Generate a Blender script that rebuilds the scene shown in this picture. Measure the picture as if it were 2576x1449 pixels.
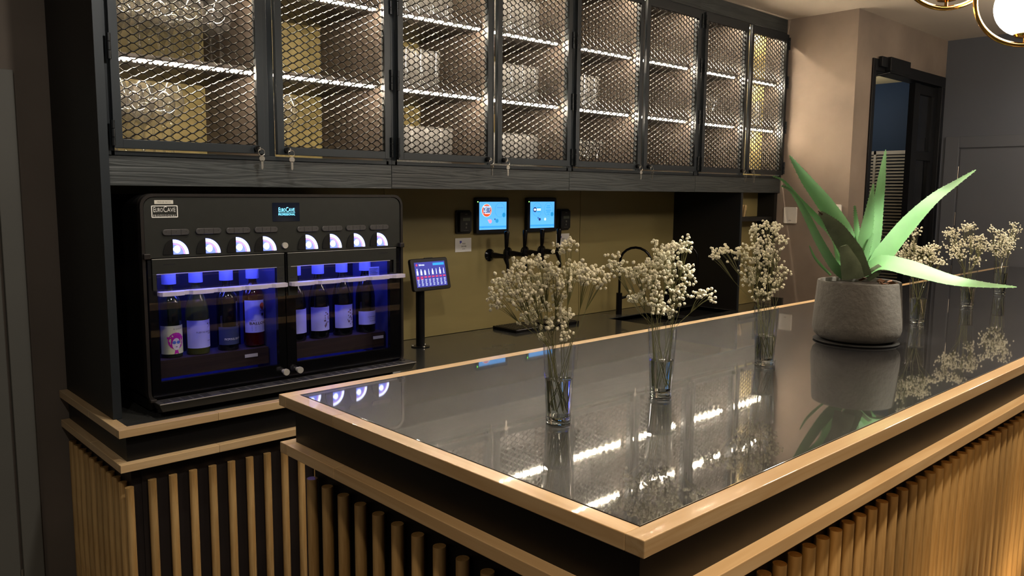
import bpy, bmesh, math, random
from mathutils import Vector, Matrix

random.seed(7)
scene = bpy.context.scene
for o in list(bpy.data.objects):
    bpy.data.objects.remove(o)
COL = scene.collection
R = math.radians

# ------------------------------------------------------------------ camera
FPX, YAW, PITCH, ROLL = 2014.29, R(47.0472), R(6.8006), R(0.4667)
CAM = Vector((0, 0, 1.6))
FW = Vector((math.cos(YAW) * math.cos(PITCH), math.sin(YAW) * math.cos(PITCH), -math.sin(PITCH)))
_r = Vector((math.sin(YAW), -math.cos(YAW), 0))
_u = _r.cross(FW)
RT = _r * math.cos(ROLL) + _u * math.sin(ROLL)
UP = -_r * math.sin(ROLL) + _u * math.cos(ROLL)
cam = bpy.data.cameras.new('camera')
cam.sensor_width = 36
cam.lens = FPX / 2576 * 36
cam.clip_start = 0.05
camo = bpy.data.objects.new('camera', cam)
COL.objects.link(camo)
camo.matrix_world = Matrix(((RT.x, UP.x, -FW.x, CAM.x), (RT.y, UP.y, -FW.y, CAM.y), (RT.z, UP.z, -FW.z, CAM.z), (0, 0, 0, 1)))
scene.camera = camo


def ray(px, py):
    return FW + RT * ((px - 1288) / FPX) - UP * ((py - 724.5) / FPX)


def P(px, py, ax, val):
    """photo pixel -> point on the plane  axis = val"""
    d = ray(px, py)
    i = 'xyz'.index(ax)
    return CAM + d * ((val - CAM[i]) / d[i])


# ------------------------------------------------------------------ world, lights, exposure
scene.view_settings.view_transform = 'Standard'
scene.view_settings.look = 'None'
scene.view_settings.exposure = 1.12
scene.cycles.transparent_max_bounces = 40
scene.view_settings.gamma = 1
scene.view_settings.use_curve_mapping = False
world = bpy.data.worlds.new('room_ambience')
scene.world = world
world.use_nodes = True
world.node_tree.nodes['Background'].inputs[0].default_value = (0.9, 0.8, 0.68, 1)
world.node_tree.nodes['Background'].inputs[1].default_value = 0.05


def look(o, target):
    o.rotation_euler = (Vector(target) - o.location).to_track_quat('-Z', 'Y').to_euler()


def spot(name, loc, target, power, angle, color=(1, .86, .7), blend=.35, size=.03):
    l = bpy.data.lights.new(name, 'SPOT')
    l.energy, l.spot_size, l.spot_blend, l.color, l.shadow_soft_size = power, R(angle), blend, color, size
    o = bpy.data.objects.new(name, l)
    COL.objects.link(o)
    o.location = loc
    look(o, target)
    return o


def area(name, loc, target, power, sx, sy, color=(1, .86, .7)):
    l = bpy.data.lights.new(name, 'AREA')
    l.shape = 'RECTANGLE'
    l.energy, l.size, l.size_y, l.color = power, sx, sy, color
    o = bpy.data.objects.new(name, l)
    COL.objects.link(o)
    o.location = loc
    look(o, target)
    return o


WARM = (1, .80, .58)
NEUT = (1, .90, .76)
# ceiling spots over the island
spot('ceiling_spot_vases', (2.15, .55, 2.74), (1.69, 1.15, 1.37), 80, 9, (1, .96, .84), .6)
spot('ceiling_spot_plant', (2.82, .36, 2.74), (2.85, 1.13, 1.29), 120, 16, (1, .95, .80), .3)
spot('ceiling_spot_island_end', (4.45, .75, 2.74), (4.55, 1.2, 1.1), 22, 26, NEUT, .5)
spot('ceiling_spot_island_mid', (3.65, .75, 2.74), (3.55, 1.25, 1.1), 8, 26, NEUT, .5)
# downlights of the room in front of the bar
for i, (x, y, pw) in enumerate(((.35, .15, 24), (1.5, .12, 46), (2.75, .1, 46), (4.0, .1, 46), (5.3, .3, 60), (-.9, 1.2, 34))):
    spot('room_downlight', (x, y, 2.73), (x + .05, y + .12, 0), pw, 105, WARM, .8, .06)
# downlights in the service aisle
for x, pw in ((1.15, 20), (2.95, 17), (4.2, 4)):
    spot('aisle_downlight', (x, 2.1, 2.73), (x, 2.68, .9), pw, 75, NEUT, .7, .04)
# unseen spots added over the island to brighten cabinets and dispenser
for x, pw in ((-.1, 14), (1.15, 24), (2.5, 13), (3.9, 6)):
    spot('cabinet_fill', (x, .95, 2.72), (x + .25, 2.75, 1.45), pw, 85, (1, .93, .84), .7, .05)
# recessed floor uplights washing the island front
for x in (1.2, 2.0, 2.8, 3.6, 4.4, 5.2, 6.0):
    spot('floor_uplight', (x, .55, .02), (x, .70, 1.0), 7, 95, (1, .66, .32), .8, .03)
# added lamp brightening the lobby behind the doorway
area('lobby_fill', (6.3, 3.3, 2.2), (6.6, 3.2, 2.6), 2.4, .3, .3, (1, .92, .8))
spot('right_wall_fill', (5.5, .8, 2.73), (6.6, 1.5, 1.0), 14, 100, (1, .98, .96), .8, .05)  # unseen fill lamp added to brighten the grey right wall

# ------------------------------------------------------------------ materials
MATS = {}


def lin(c):
    return tuple(((v / 255) / 12.92 if v / 255 <= .04045 else ((v / 255 + .055) / 1.055) ** 2.4) for v in c) + (1,)


def mat(name, col, rough=.5, metal=0, var=.12, scale=8, bump=0, bscale=60, ior=1.45, coat=0, emit=None, es=0, stretch=(1, 1, 1), rvar=0, alpha=None, trans=0, sss=0, crough=.06, cior=1.5):
    if name in MATS:
        return MATS[name]
    m = bpy.data.materials.new(name)
    m.use_nodes = True
    nt = m.node_tree
    b = nt.nodes['Principled BSDF']
    b.inputs['Roughness'].default_value = rough
    b.inputs['Metallic'].default_value = metal
    b.inputs['IOR'].default_value = ior
    b.inputs['Coat Weight'].default_value = coat
    b.inputs['Coat Roughness'].default_value = crough
    b.inputs['Coat IOR'].default_value = cior
    b.inputs['Transmission Weight'].default_value = trans
    if sss:
        b.inputs['Subsurface Weight'].default_value = sss
        b.inputs['Subsurface Radius'].default_value = (.004, .008, .002)
    tc = nt.nodes.new('ShaderNodeTexCoord')
    mp = nt.nodes.new('ShaderNodeMapping')
    mp.inputs['Scale'].default_value = stretch
    nt.links.new(tc.outputs['Object'], mp.inputs[0])
    nz = nt.nodes.new('ShaderNodeTexNoise')
    nz.inputs['Scale'].default_value = scale
    nz.inputs['Detail'].default_value = 6
    nt.links.new(mp.outputs[0], nz.inputs['Vector'])
    rp = nt.nodes.new('ShaderNodeValToRGB')
    c = lin(col)
    rp.color_ramp.elements[0].color = tuple(v * (1 - var) for v in c[:3]) + (1,)
    rp.color_ramp.elements[1].color = tuple(min(1, v * (1 + var)) for v in c[:3]) + (1,)
    rp.color_ramp.elements[0].position = .3
    rp.color_ramp.elements[1].position = .7
    nt.links.new(nz.outputs['Fac'], rp.inputs[0])
    nt.links.new(rp.outputs[0], b.inputs['Base Color'])
    if rvar:
        mr = nt.nodes.new('ShaderNodeMapRange')
        mr.inputs['To Min'].default_value = max(.01, rough - rvar)
        mr.inputs['To Max'].default_value = rough + rvar
        nt.links.new(nz.outputs['Fac'], mr.inputs[0])
        nt.links.new(mr.outputs[0], b.inputs['Roughness'])
    if bump:
        n2 = nt.nodes.new('ShaderNodeTexNoise')
        n2.inputs['Scale'].default_value = bscale
        n2.inputs['Detail'].default_value = 5
        nt.links.new(mp.outputs[0], n2.inputs['Vector'])
        bp = nt.nodes.new('ShaderNodeBump')
        bp.inputs['Strength'].default_value = bump
        bp.inputs['Distance'].default_value = .004
        nt.links.new(n2.outputs['Fac'], bp.inputs['Height'])
        nt.links.new(bp.outputs[0], b.inputs['Normal'])
    if emit:
        b.inputs['Emission Color'].default_value = lin(emit)
        b.inputs['Emission Strength'].default_value = es
    MATS[name] = m
    return m


def thin_glass(name, tint=(1, 1, 1), refl=1.0, ior=1.5, rough=.02, pwr=4):
    """clear thin-walled glass: fresnel mix of see-through and mirror"""
    m = bpy.data.materials.new(name)
    m.use_nodes = True
    nt = m.node_tree
    nt.nodes.remove(nt.nodes['Principled BSDF'])
    out = nt.nodes['Material Output']
    tr = nt.nodes.new('ShaderNodeBsdfTransparent')
    tr.inputs[0].default_value = tuple(tint) + (1,)
    gl = nt.nodes.new('ShaderNodeBsdfGlossy')
    gl.inputs['Roughness'].default_value = rough
    f0 = ((ior - 1) / (ior + 1)) ** 2
    lw = nt.nodes.new('ShaderNodeLayerWeight')
    lw.inputs['Blend'].default_value = .5
    pw = nt.nodes.new('ShaderNodeMath')
    pw.operation = 'POWER'
    pw.inputs[1].default_value = pwr
    nt.links.new(lw.outputs['Facing'], pw.inputs[0])
    mu = nt.nodes.new('ShaderNodeMath')
    mu.operation = 'MULTIPLY_ADD'
    mu.inputs[1].default_value = (1 - f0) * .8
    mu.inputs[2].default_value = f0 * refl
    mu.use_clamp = True
    nt.links.new(pw.outputs[0], mu.inputs[0])
    mx = nt.nodes.new('ShaderNodeMixShader')
    nt.links.new(mu.outputs[0], mx.inputs[0])
    nt.links.new(tr.outputs[0], mx.inputs[1])
    nt.links.new(gl.outputs[0], mx.inputs[2])
    nt.links.new(mx.outputs[0], out.inputs[0])
    MATS[name] = m
    return m


def ribbed_glass(name, lo, hi):
    m = thin_glass(name, (.96, .96, .96), 2.6, pwr=2.3)
    nt = m.node_tree
    out = nt.nodes['Material Output']
    old = out.inputs[0].links[0].from_socket
    df = nt.nodes.new('ShaderNodeBsdfDiffuse')
    df.inputs[0].default_value = (.8, .79, .78, 1)
    tl = nt.nodes.new('ShaderNodeBsdfTranslucent')
    tl.inputs[0].default_value = (.8, .79, .78, 1)
    ad = nt.nodes.new('ShaderNodeMixShader')
    nt.links.new(df.outputs[0], ad.inputs[1])
    nt.links.new(tl.outputs[0], ad.inputs[2])
    tc = nt.nodes.new('ShaderNodeTexCoord')
    nz = nt.nodes.new('ShaderNodeTexNoise')
    nz.inputs['Scale'].default_value = 90
    nt.links.new(tc.outputs['Object'], nz.inputs['Vector'])
    mr = nt.nodes.new('ShaderNodeMapRange')
    mr.inputs['To Min'].default_value = lo
    mr.inputs['To Max'].default_value = hi
    nt.links.new(nz.outputs['Fac'], mr.inputs[0])
    mx = nt.nodes.new('ShaderNodeMixShader')
    nt.links.new(mr.outputs[0], mx.inputs[0])
    nt.links.new(old, mx.inputs[1])
    nt.links.new(ad.outputs[0], mx.inputs[2])
    nt.links.new(mx.outputs[0], out.inputs[0])
    return m


def wood(name, c1, c2, rough=.4, axis=0, rings=26, bump=.25, coat=0):
    """long-grained wood; axis = grain direction"""
    m = bpy.data.materials.new(name)
    m.use_nodes = True
    nt = m.node_tree
    b = nt.nodes['Principled BSDF']
    b.inputs['Roughness'].default_value = rough
    b.inputs['Coat Weight'].default_value = coat
    tc = nt.nodes.new('ShaderNodeTexCoord')
    mp = nt.nodes.new('ShaderNodeMapping')
    s = [1, 1, 1]
    s[axis] = .06
    mp.inputs['Scale'].default_value = s
    nt.links.new(tc.outputs['Object'], mp.inputs[0])
    n1 = nt.nodes.new('ShaderNodeTexNoise')
    n1.inputs['Scale'].default_value = rings
    n1.inputs['Detail'].default_value = 4
    n1.inputs['Distortion'].default_value = .6
    nt.links.new(mp.outputs[0], n1.inputs['Vector'])
    wv = nt.nodes.new('ShaderNodeMath')
    wv.operation = 'PINGPONG'
    wv.inputs[1].default_value = .12
    nt.links.new(n1.outputs['Fac'], wv.inputs[0])
    mr = nt.nodes.new('ShaderNodeMapRange')
    mr.inputs['From Max'].default_value = .12
    nt.links.new(wv.outputs[0], mr.inputs[0])
    oi = nt.nodes.new('ShaderNodeObjectInfo')
    mr2 = nt.nodes.new('ShaderNodeMapRange')
    mr2.inputs['To Min'].default_value = .82
    mr2.inputs['To Max'].default_value = 1.12
    nt.links.new(oi.outputs['Random'], mr2.inputs[0])
    rp = nt.nodes.new('ShaderNodeValToRGB')
    rp.color_ramp.elements[0].color = lin(c1)
    rp.color_ramp.elements[1].color = lin(c2)
    nt.links.new(mr.outputs[0], rp.inputs[0])
    hs = nt.nodes.new('ShaderNodeHueSaturation')
    nt.links.new(mr2.outputs[0], hs.inputs['Value'])
    nt.links.new(rp.outputs[0], hs.inputs['Color'])
    nt.links.new(hs.outputs[0], b.inputs['Base Color'])
    bp = nt.nodes.new('ShaderNodeBump')
    bp.inputs['Strength'].default_value = bump
    bp.inputs['Distance'].default_value = .002
    nt.links.new(mr.outputs[0], bp.inputs['Height'])
    nt.links.new(bp.outputs[0], b.inputs['Normal'])
    MATS[name] = m
    return m


def emitter(name, col, strength):
    m = bpy.data.materials.new(name)
    m.use_nodes = True
    b = m.node_tree.nodes['Principled BSDF']
    b.inputs['Base Color'].default_value = lin(col)
    b.inputs['Emission Color'].default_value = lin(col)
    b.inputs['Emission Strength'].default_value = strength
    MATS[name] = m
    return m


mat('plaster_taupe', (140, 125, 112), .8, var=.3, scale=1.8, bump=.2, bscale=9)
mat('plaster_brown', (108, 98, 88), .8, var=.14, scale=2.2, bump=.12, bscale=14)
mat('ceiling_paint', (196, 184, 168), .85, var=.03, scale=3, bump=.08, bscale=20)
mat('grey_paint', (88, 90, 96), .55, var=.03, scale=3)
mat('grey_door_paint', (90, 91, 95), .5, var=.03, scale=3)
mat('grey_green_paint', (110, 108, 100), .6, var=.04, scale=3)
mat('olive_laminate', (142, 128, 84), .42, var=.05, scale=3, stretch=(1, 1, 6))
mat('floor_dark', (46, 38, 32), .45, var=.2, scale=4)
mat('navy_paint', (8, 40, 70), .7, var=.05)
mat('cream_paint', (205, 190, 150), .8, var=.03)
mat('louvre_white', (186, 180, 168), .5, var=.03)
mat('black_steel', (16, 17, 20), .4, metal=.2, var=.1)
mat('cabinet_steel', (40, 45, 49), .42, metal=.35, var=.06, scale=5)
mat('mesh_steel', (24, 22, 21), .5, metal=.0, ior=1.25, var=.08, scale=5)
mat('hinge_steel', (40, 42, 44), .3, metal=.8)
mat('black_board', (10, 10, 11), .42, var=.1, scale=4)
mat('black_panel', (20, 19, 17), .5, var=.1, scale=4)
mat('interior_board', (60, 52, 46), .6, var=.08, scale=4, stretch=(6, 6, 1))
wood('valance_wood', (43, 47, 48), (56, 60, 60), .5, 0, 30, .5)
wood('trim_wood', (204, 170, 124), (218, 188, 144), .34, 0, 18, .05, coat=.25)
wood('trim_wood_y', (204, 170, 124), (218, 188, 144), .34, 1, 18, .05, coat=.25)
wood('rod_wood', (176, 138, 84), (204, 168, 112), .38, 2, 40, .08, coat=.15)
wood('shelf_wood', (40, 36, 33), (54, 48, 44), .5, 0, 20, .1)
wood('rack_wood', (42, 30, 22), (58, 42, 30), .5, 0, 24, .1)
mat('island_top', (17, 17, 20), .42, metal=.0, var=.25, scale=3.2, ior=1.32, coat=1, crough=.028, cior=2.1, rvar=.06, stretch=(.5, 1.5, 1))
mat('counter_top', (50, 50, 48), .26, var=.15, scale=4, ior=1.5, coat=.6, rvar=.05)
ribbed_glass('clear_glass', .006, .022)
ribbed_glass('ribbed_glass', .04, .15)
thin_glass('vase_glass', (.97, .98, .98), 1.3)
thin_glass('door_glass', (.9, .9, .93), .8, 1.5, .006)
thin_glass('dark_glass', (.25, .3, .38), 1.2)

# ------------------------------------------------------------------ geometry helpers
WOFF = {}


class B:
    def __init__(self):
        self.v, self.f = [], []

    def add(self, vs, fs):
        n = len(self.v)
        self.v += [tuple(p) for p in vs]
        self.f += [tuple(i + n for i in f) for f in fs]
        return self

    def box(self, x0, x1, y0, y1, z0, z1):
        vs = [(x, y, z) for x in (x0, x1) for y in (y0, y1) for z in (z0, z1)]
        return self.add(vs, [(0, 1, 3, 2), (4, 6, 7, 5), (0, 4, 5, 1), (2, 3, 7, 6), (0, 2, 6, 4), (1, 5, 7, 3)])

    def hexa(self, vs):
        """8 corners ordered as box"""
        return self.add(vs, [(0, 1, 3, 2), (4, 6, 7, 5), (0, 4, 5, 1), (2, 3, 7, 6), (0, 2, 6, 4), (1, 5, 7, 3)])

    def tube(self, pts, rad, n=8, caps=True):
        pts = [Vector(p) for p in pts]
        if not isinstance(rad, (list, tuple)):
            rad = [rad] * len(pts)
        base = len(self.v)
        t0 = (pts[1] - pts[0]).normalized()
        a = t0.orthogonal().normalized()
        for i, p in enumerate(pts):
            t = (pts[min(i + 1, len(pts) - 1)] - pts[max(i - 1, 0)]).normalized()
            a = (a - t * a.dot(t))
            a = a.normalized() if a.length > 1e-6 else t.orthogonal().normalized()
            b = t.cross(a)
            for k in range(n):
                w = 2 * math.pi * k / n
                self.v.append(tuple(p + (a * math.cos(w) + b * math.sin(w)) * rad[i]))
        for i in range(len(pts) - 1):
            for k in range(n):
                k2 = (k + 1) % n
                self.f.append((base + i * n + k, base + i * n + k2, base + (i + 1) * n + k2, base + (i + 1) * n + k))
        if caps:
            self.f.append(tuple(base + k for k in range(n))[::-1])
            self.f.append(tuple(base + (len(pts) - 1) * n + k for k in range(n)))
        return self

    def cyl(self, p0, p1, r0, r1=None, n=16):
        return self.tube([p0, p1], [r0, r0 if r1 is None else r1], n)

    def lathe(self, prof, c=(0, 0, 0), n=24, flute=0, nfl=0, cap0=True, cap1=True):
        base = len(self.v)
        for r, z in prof:
            for k in range(n):
                w = 2 * math.pi * k / n
                rr = r * (1 + (flute * math.cos(w * nfl) if nfl else 0))
                self.v.append((c[0] + rr * math.cos(w), c[1] + rr * math.sin(w), c[2] + z))
        for i in range(len(prof) - 1):
            for k in range(n):
                k2 = (k + 1) % n
                self.f.append((base + i * n + k, base + i * n + k2, base + (i + 1) * n + k2, base + (i + 1) * n + k))
        if cap0 and prof[0][0] > 1e-4:
            self.f.append(tuple(base + k for k in range(n))[::-1])
        if cap1 and prof[-1][0] > 1e-4:
            self.f.append(tuple(base + (len(prof) - 1) * n + k for k in range(n)))
        return self

    def plate(self, outline, fn, t):
        """outline = [(a,b)], fn(a,b,d) -> xyz ; extruded from d=0 to d=t"""
        n = len(outline)
        vs = [fn(a, b, 0) for a, b in outline] + [fn(a, b, t) for a, b in outline]
        fs = [tuple(range(n)), tuple(range(2 * n - 1, n - 1, -1))]
        for i in range(n):
            j = (i + 1) % n
            fs.append((i, i + n, j + n, j))
        return self.add(vs, fs)

    def build(self, name, m, parent=None, smooth=False, bevel=0, local=False, loc=None, kind=None):
        me = bpy.data.meshes.new(name)
        off = Vector((0, 0, 0))
        if not local:
            if parent is not None:
                off = WOFF.get(parent.name, Vector((0, 0, 0)))
            elif loc is not None:
                off = Vector(loc)
        me.from_pydata([(p[0] - off.x, p[1] - off.y, p[2] - off.z) for p in self.v], [], self.f)
        bm = bmesh.new()
        bm.from_mesh(me)
        bmesh.ops.recalc_face_normals(bm, faces=bm.faces)
        bm.to_mesh(me)
        bm.free()
        if smooth:
            me.polygons.foreach_set('use_smooth', [True] * len(me.polygons))
            me.set_sharp_from_angle(angle=R(38))
        o = bpy.data.objects.new(name, me)
        COL.objects.link(o)
        me.materials.append(MATS[m] if isinstance(m, str) else m)
        if parent is not None:
            o.parent = parent
            WOFF[o.name] = WOFF.get(parent.name, Vector((0, 0, 0)))
        else:
            if loc is not None:
                o.location = loc
                WOFF[o.name] = Vector(loc)
            else:
                WOFF[o.name] = Vector((0, 0, 0))
        if bevel:
            md = o.modifiers.new('bevel', 'BEVEL')
            md.width = bevel
            md.segments = 2
            md.limit_method = 'ANGLE'
        if kind:
            o['kind'] = kind
        return o


def thing(name, label, cat, loc=(0, 0, 0), group=None, rotz=0):
    o = bpy.data.objects.new(name, None)
    o.empty_display_size = .05
    COL.objects.link(o)
    o.location = loc
    o.rotation_euler = (0, 0, rotz)
    WOFF[o.name] = Vector(loc)
    tag(o, label, cat, group)
    return o


def tag(o, label, cat, group=None):
    o['label'] = label
    o['category'] = cat
    if group:
        o['group'] = group
    return o


def struct(o):
    o['kind'] = 'structure'
    return o


def inst(src, name, loc=(0, 0, 0), parent=None, rot=None):
    o = bpy.data.objects.new(name, src if isinstance(src, bpy.types.Mesh) else src.data)
    COL.objects.link(o)
    o.location = loc
    if rot:
        o.rotation_euler = rot
    if parent is not None:
        o.parent = parent
        WOFF[o.name] = WOFF.get(parent.name, Vector((0, 0, 0)))
    return o


def copy_tree(o, parent=None):
    c = o.copy()
    COL.objects.link(c)
    c.parent = parent
    for ch in o.children:
        copy_tree(ch, c)
    return c


def rrect(x0, x1, z0, z1, r, n=6):
    pts = []
    for cx, cz, a0 in ((x1 - r, z1 - r, 0), (x0 + r, z1 - r, 90), (x0 + r, z0 + r, 180), (x1 - r, z0 + r, 270)):
        for i in range(n + 1):
            w = R(a0 + 90 * i / n)
            pts.append((cx + r * math.cos(w), cz + r * math.sin(w)))
    return pts


def ellipse(cx, cz, rx, rz, n=24):
    return [(cx + rx * math.cos(2 * math.pi * i / n), cz + rz * math.sin(2 * math.pi * i / n)) for i in range(n)]


def XZ(y, s=1):
    """plate mapping: outline in x,z ; depth goes +y*s"""
    return lambda a, b, d: (a, y + d * s, b)


def YZ(x, s=1):
    return lambda a, b, d: (x + d * s, a, b)


def XY(z, s=1):
    return lambda a, b, d: (a, b, z + d * s)


_TXT = {}


def text2d(s, height=None, width=None, bold=0):
    """flat text outline as (verts2d, faces), centred on 0,0"""
    if (s, bold) not in _TXT:
        cu = bpy.data.curves.new('t', 'FONT')
        cu.body = s
        cu.size = 1
        cu.resolution_u = 2
        cu.offset = bold
        o = bpy.data.objects.new('t', cu)
        COL.objects.link(o)
        dg = bpy.context.evaluated_depsgraph_get()
        dg.update()
        me = bpy.data.meshes.new_from_object(o.evaluated_get(dg))
        vs = [(v.co.x, v.co.y) for v in me.vertices]
        fs = [tuple(p.vertices) for p in me.polygons]
        bpy.data.objects.remove(o)
        bpy.data.curves.remove(cu)
        bpy.data.meshes.remove(me)
        _TXT[(s, bold)] = (vs, fs)
    vs, fs = _TXT[(s, bold)]
    x0, x1 = min(v[0] for v in vs), max(v[0] for v in vs)
    y0, y1 = min(v[1] for v in vs), max(v[1] for v in vs)
    sx = width / (x1 - x0) if width else None
    sy = height / (y1 - y0) if height else None
    sx = sx or sy
    sy = sy or sx
    return [((x - (x0 + x1) / 2) * sx, (y - (y0 + y1) / 2) * sy) for x, y in vs], fs


def add_text(b, s, fn, cx, cz, height=None, width=None, bold=0):
    vs, fs = text2d(s, height, width, bold)
    b.add([fn(cx + x, cz + z, 0) for x, z in vs], fs)
    return b


# ------------------------------------------------------------------ the room
ZC = 2.75            # ceiling
YW = 3.30            # back wall
XCOL, YCOL = 5.06, 2.298
XR = 6.567           # right wall
struct(B().box(-3, 9, -5, 6, -.1, 0).build('floor', 'floor_dark'))
struct(B().box(-3, XR + .2, -5, YW + .3, ZC, ZC + .1).build('ceiling', 'ceiling_paint'))
wb = struct(B().box(-3, 5.2, YW + .012, YW + .25, 0, ZC).build('wall_back', 'plaster_brown'))
for x0, x1 in ((.80, 2.215), (2.218, 3.632), (3.636, 4.60)):
    B().box(x0, x1, YW, YW + .012, .852, 2.70).build('splashback_panel', 'olive_laminate', wb)
# column block, lintel and pier around the doorway
wc = struct(B().box(XCOL, 5.285, YCOL, YW + .3, 0, ZC).box(5.285, XR, YCOL, YCOL + .16, 2.478, ZC).build('wall_column', 'plaster_taupe'))
wr = struct(B().box(XR, XR + .12, -5, YCOL + .16, 0, ZC).build('wall_right', 'grey_paint'))
# boxed-in recess behind the last cabinet
struct(B().box(4.62, XCOL, 2.915, YW - .001, .852, 2.70).build('wall_niche', 'olive_laminate'))
# lobby behind the doorway
struct(B().box(7.2, 7.3, 1.9, 5, 0, 2.7).build('wall_lobby', 'navy_paint'))
struct(B().box(5.2, 7.3, YCOL + .16, 5, 2.565, 2.6).build('ceiling_lobby', 'cream_paint'))
struct(B().box(5.285, 5.4, YCOL + .16, 5, 0, 2.6).build('wall_lobby_side', 'navy_paint'))
struct(B().box(5.2, 7.3, 5, 5.1, 0, 2.7).build('wall_lobby_end', 'navy_paint'))

# doorway: black steel frame, glazed leaf
d3 = struct(B().box(5.285, 5.332, YCOL - .012, YCOL + .09, 0, 2.478).box(5.332, XR - .02, YCOL - .012, YCOL + .09, 2.405, 2.478).box(6.49, XR - .02, YCOL - .012, YCOL + .09, 0, 2.405).build('door_3', 'black_steel', bevel=.002))
b = B()
b.box(6.06, 6.16, YCOL + .02, YCOL + .06, 0, 2.40).box(6.43, 6.488, YCOL + .02, YCOL + .06, 0, 2.40)
for z in (.0, .98, 1.86, 2.33):
    b.box(6.16, 6.43, YCOL + .02, YCOL + .06, z, z + .065)
lf = b.build('door_leaf', 'black_steel', d3)
for z0, z1 in ((.065, .98), (1.045, 1.86), (1.925, 2.33)):
    B().box(6.16, 6.43, YCOL + .036, YCOL + .042, z0, z1).build('pane', 'dark_glass', lf)
cl = B()
cl.box(5.46, 5.78, YCOL - .05, YCOL - .012, 2.41, 2.50)
cl.box(5.36, 5.455, YCOL - .035, YCOL - .012, 2.43, 2.495)
cl.tube([(5.50, YCOL - .03, 2.405), (5.44, YCOL + .05, 2.385), (5.34, YCOL + .16, 2.37)], .008, 6)
cl.build('door_closer', 'black_steel', d3, bevel=.003)

# white louvred panel on the navy wall
lv = thing('louvre_panel', 'off-white louvred panel on the navy wall beyond the doorway', 'shutter', (7.2, 2.92, 0))
b = B()
b.box(7.17, 7.198, 2.745, 2.765, .3, 1.985).box(7.17, 7.198, 3.035, 3.055, .3, 1.985).box(7.17, 7.198, 3.36, 3.38, .3, 1.985)
b.box(7.17, 7.198, 2.765, 3.36, 1.955, 1.985).box(7.17, 7.198, 2.765, 3.36, .3, .34).build('frame', 'louvre_white', lv)
sl = B().hexa([(7.170, 2.765, -.009), (7.172, 2.765, -.004), (7.170, 3.035, -.009), (7.172, 3.035, -.004), (7.194, 2.765, .004), (7.196, 2.765, .009), (7.194, 3.035, .004), (7.196, 3.035, .009)]).build('slat', 'louvre_white', lv)
s2 = B().hexa([(7.170, 3.055, -.009), (7.172, 3.055, -.004), (7.170, 3.36, -.009), (7.172, 3.36, -.004), (7.194, 3.055, .004), (7.196, 3.055, .009), (7.194, 3.36, .004), (7.196, 3.36, .009)]).build('slat', 'louvre_white', lv)
for i in range(58):
    z = 1.94 - i * .0275
    for s in (sl, s2):
        if i == 0:
            s.location.z = z
        else:
            inst(s, 'slat', (0, 0, z), lv)

# grey door in the right wall
d2 = struct(B().box(XR - .016, XR, 2.165, 2.262, 0, 2.04).box(XR - .016, XR, 1.10, 2.165, 1.955, 2.04).box(XR - .016, XR, 1.02, 1.10, 0, 2.04).build('door_2', 'grey_door_paint', bevel=.003))
B().box(XR - .008, XR + .002, 1.108, 2.155, .01, 1.945).build('door_leaf', 'grey_door_paint', d2, bevel=.002)
for z in (.30, .98, 1.38, 1.72):
    B().cyl((XR - .012, 2.16, z), (XR - .012, 2.16, z + .1), .0035, n=8).build('hinge', 'hinge_bright' if 'hinge_bright' in MATS else mat('hinge_bright', (190, 180, 165), .3, .9), d2)
# grey door left of the counter
d1 = struct(B().box(.605, .672, YW - .012, YW + .012, 0, 2.012).box(-.4, .605, YW - .012, YW + .012, 1.94, 2.012).build('door_1', 'grey_green_paint', bevel=.003))
B().box(-.38, .596, YW - .002, YW + .012, .01, 1.93).build('door_leaf', 'grey_green_paint', d1, bevel=.002)
B().cyl((.60, YW - .008, .12), (.60, YW - .008, .20), .005, n=8).build('hinge', 'hinge_bright', d1)

# switch and thermostat on the column
t = thing('light_switch', 'white rectangular wall switch beside the cabinet on the taupe column', 'switch', (XCOL, 2.685, 1.46))
B().plate(rrect(2.640, 2.732, 1.408, 1.518, .008), YZ(XCOL, -1), .012).build('plate', mat('white_plastic', (228, 222, 212), .4, var=.02), t, bevel=.002)
B().plate(rrect(2.676, 2.694, 1.426, 1.432, .002), YZ(XCOL - .012, -1), .002).build('button', mat('grey_plastic', (170, 165, 158), .4), t)
t = thing('thermostat', 'square white thermostat with dark display near the column corner', 'thermostat', (XCOL, 2.382, 1.5))
B().plate(rrect(2.337, 2.428, 1.456, 1.540, .01), YZ(XCOL, -1), .014).build('plate', 'white_plastic', t, bevel=.002)
B().plate(rrect(2.367, 2.403, 1.478, 1.522, .002), YZ(XCOL - .014, -1), .002).build('display', mat('dark_display', (40, 42, 46), .2), t)

# ------------------------------------------------------------------ island bar and back counter
IX0, IX1, IY0, IY1, IZ = .898, 6.545, .679, 1.809, 1.10


def strips(parent, segs, z0, z1):
    for x0, x1, y0, y1, m in segs:
        B().box(x0, x1, y0, y1, z0, z1).build('edging_strip', m, parent, bevel=.0015)


rod_mesh = {}


def rod(parent, x, y, z0, z1):
    key = (round(z0, 3), round(z1, 3))
    if key not in rod_mesh:
        o = B().cyl((0, 0, z0), (0, 0, z1), .0135, n=14).build('rod', 'rod_wood', parent, smooth=True, local=True)
        rod_mesh[key] = o.data
    else:
        o = inst(rod_mesh[key], 'rod', parent=parent)
    o.location = Vector((x, y, 0)) - WOFF[parent.name]


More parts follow.
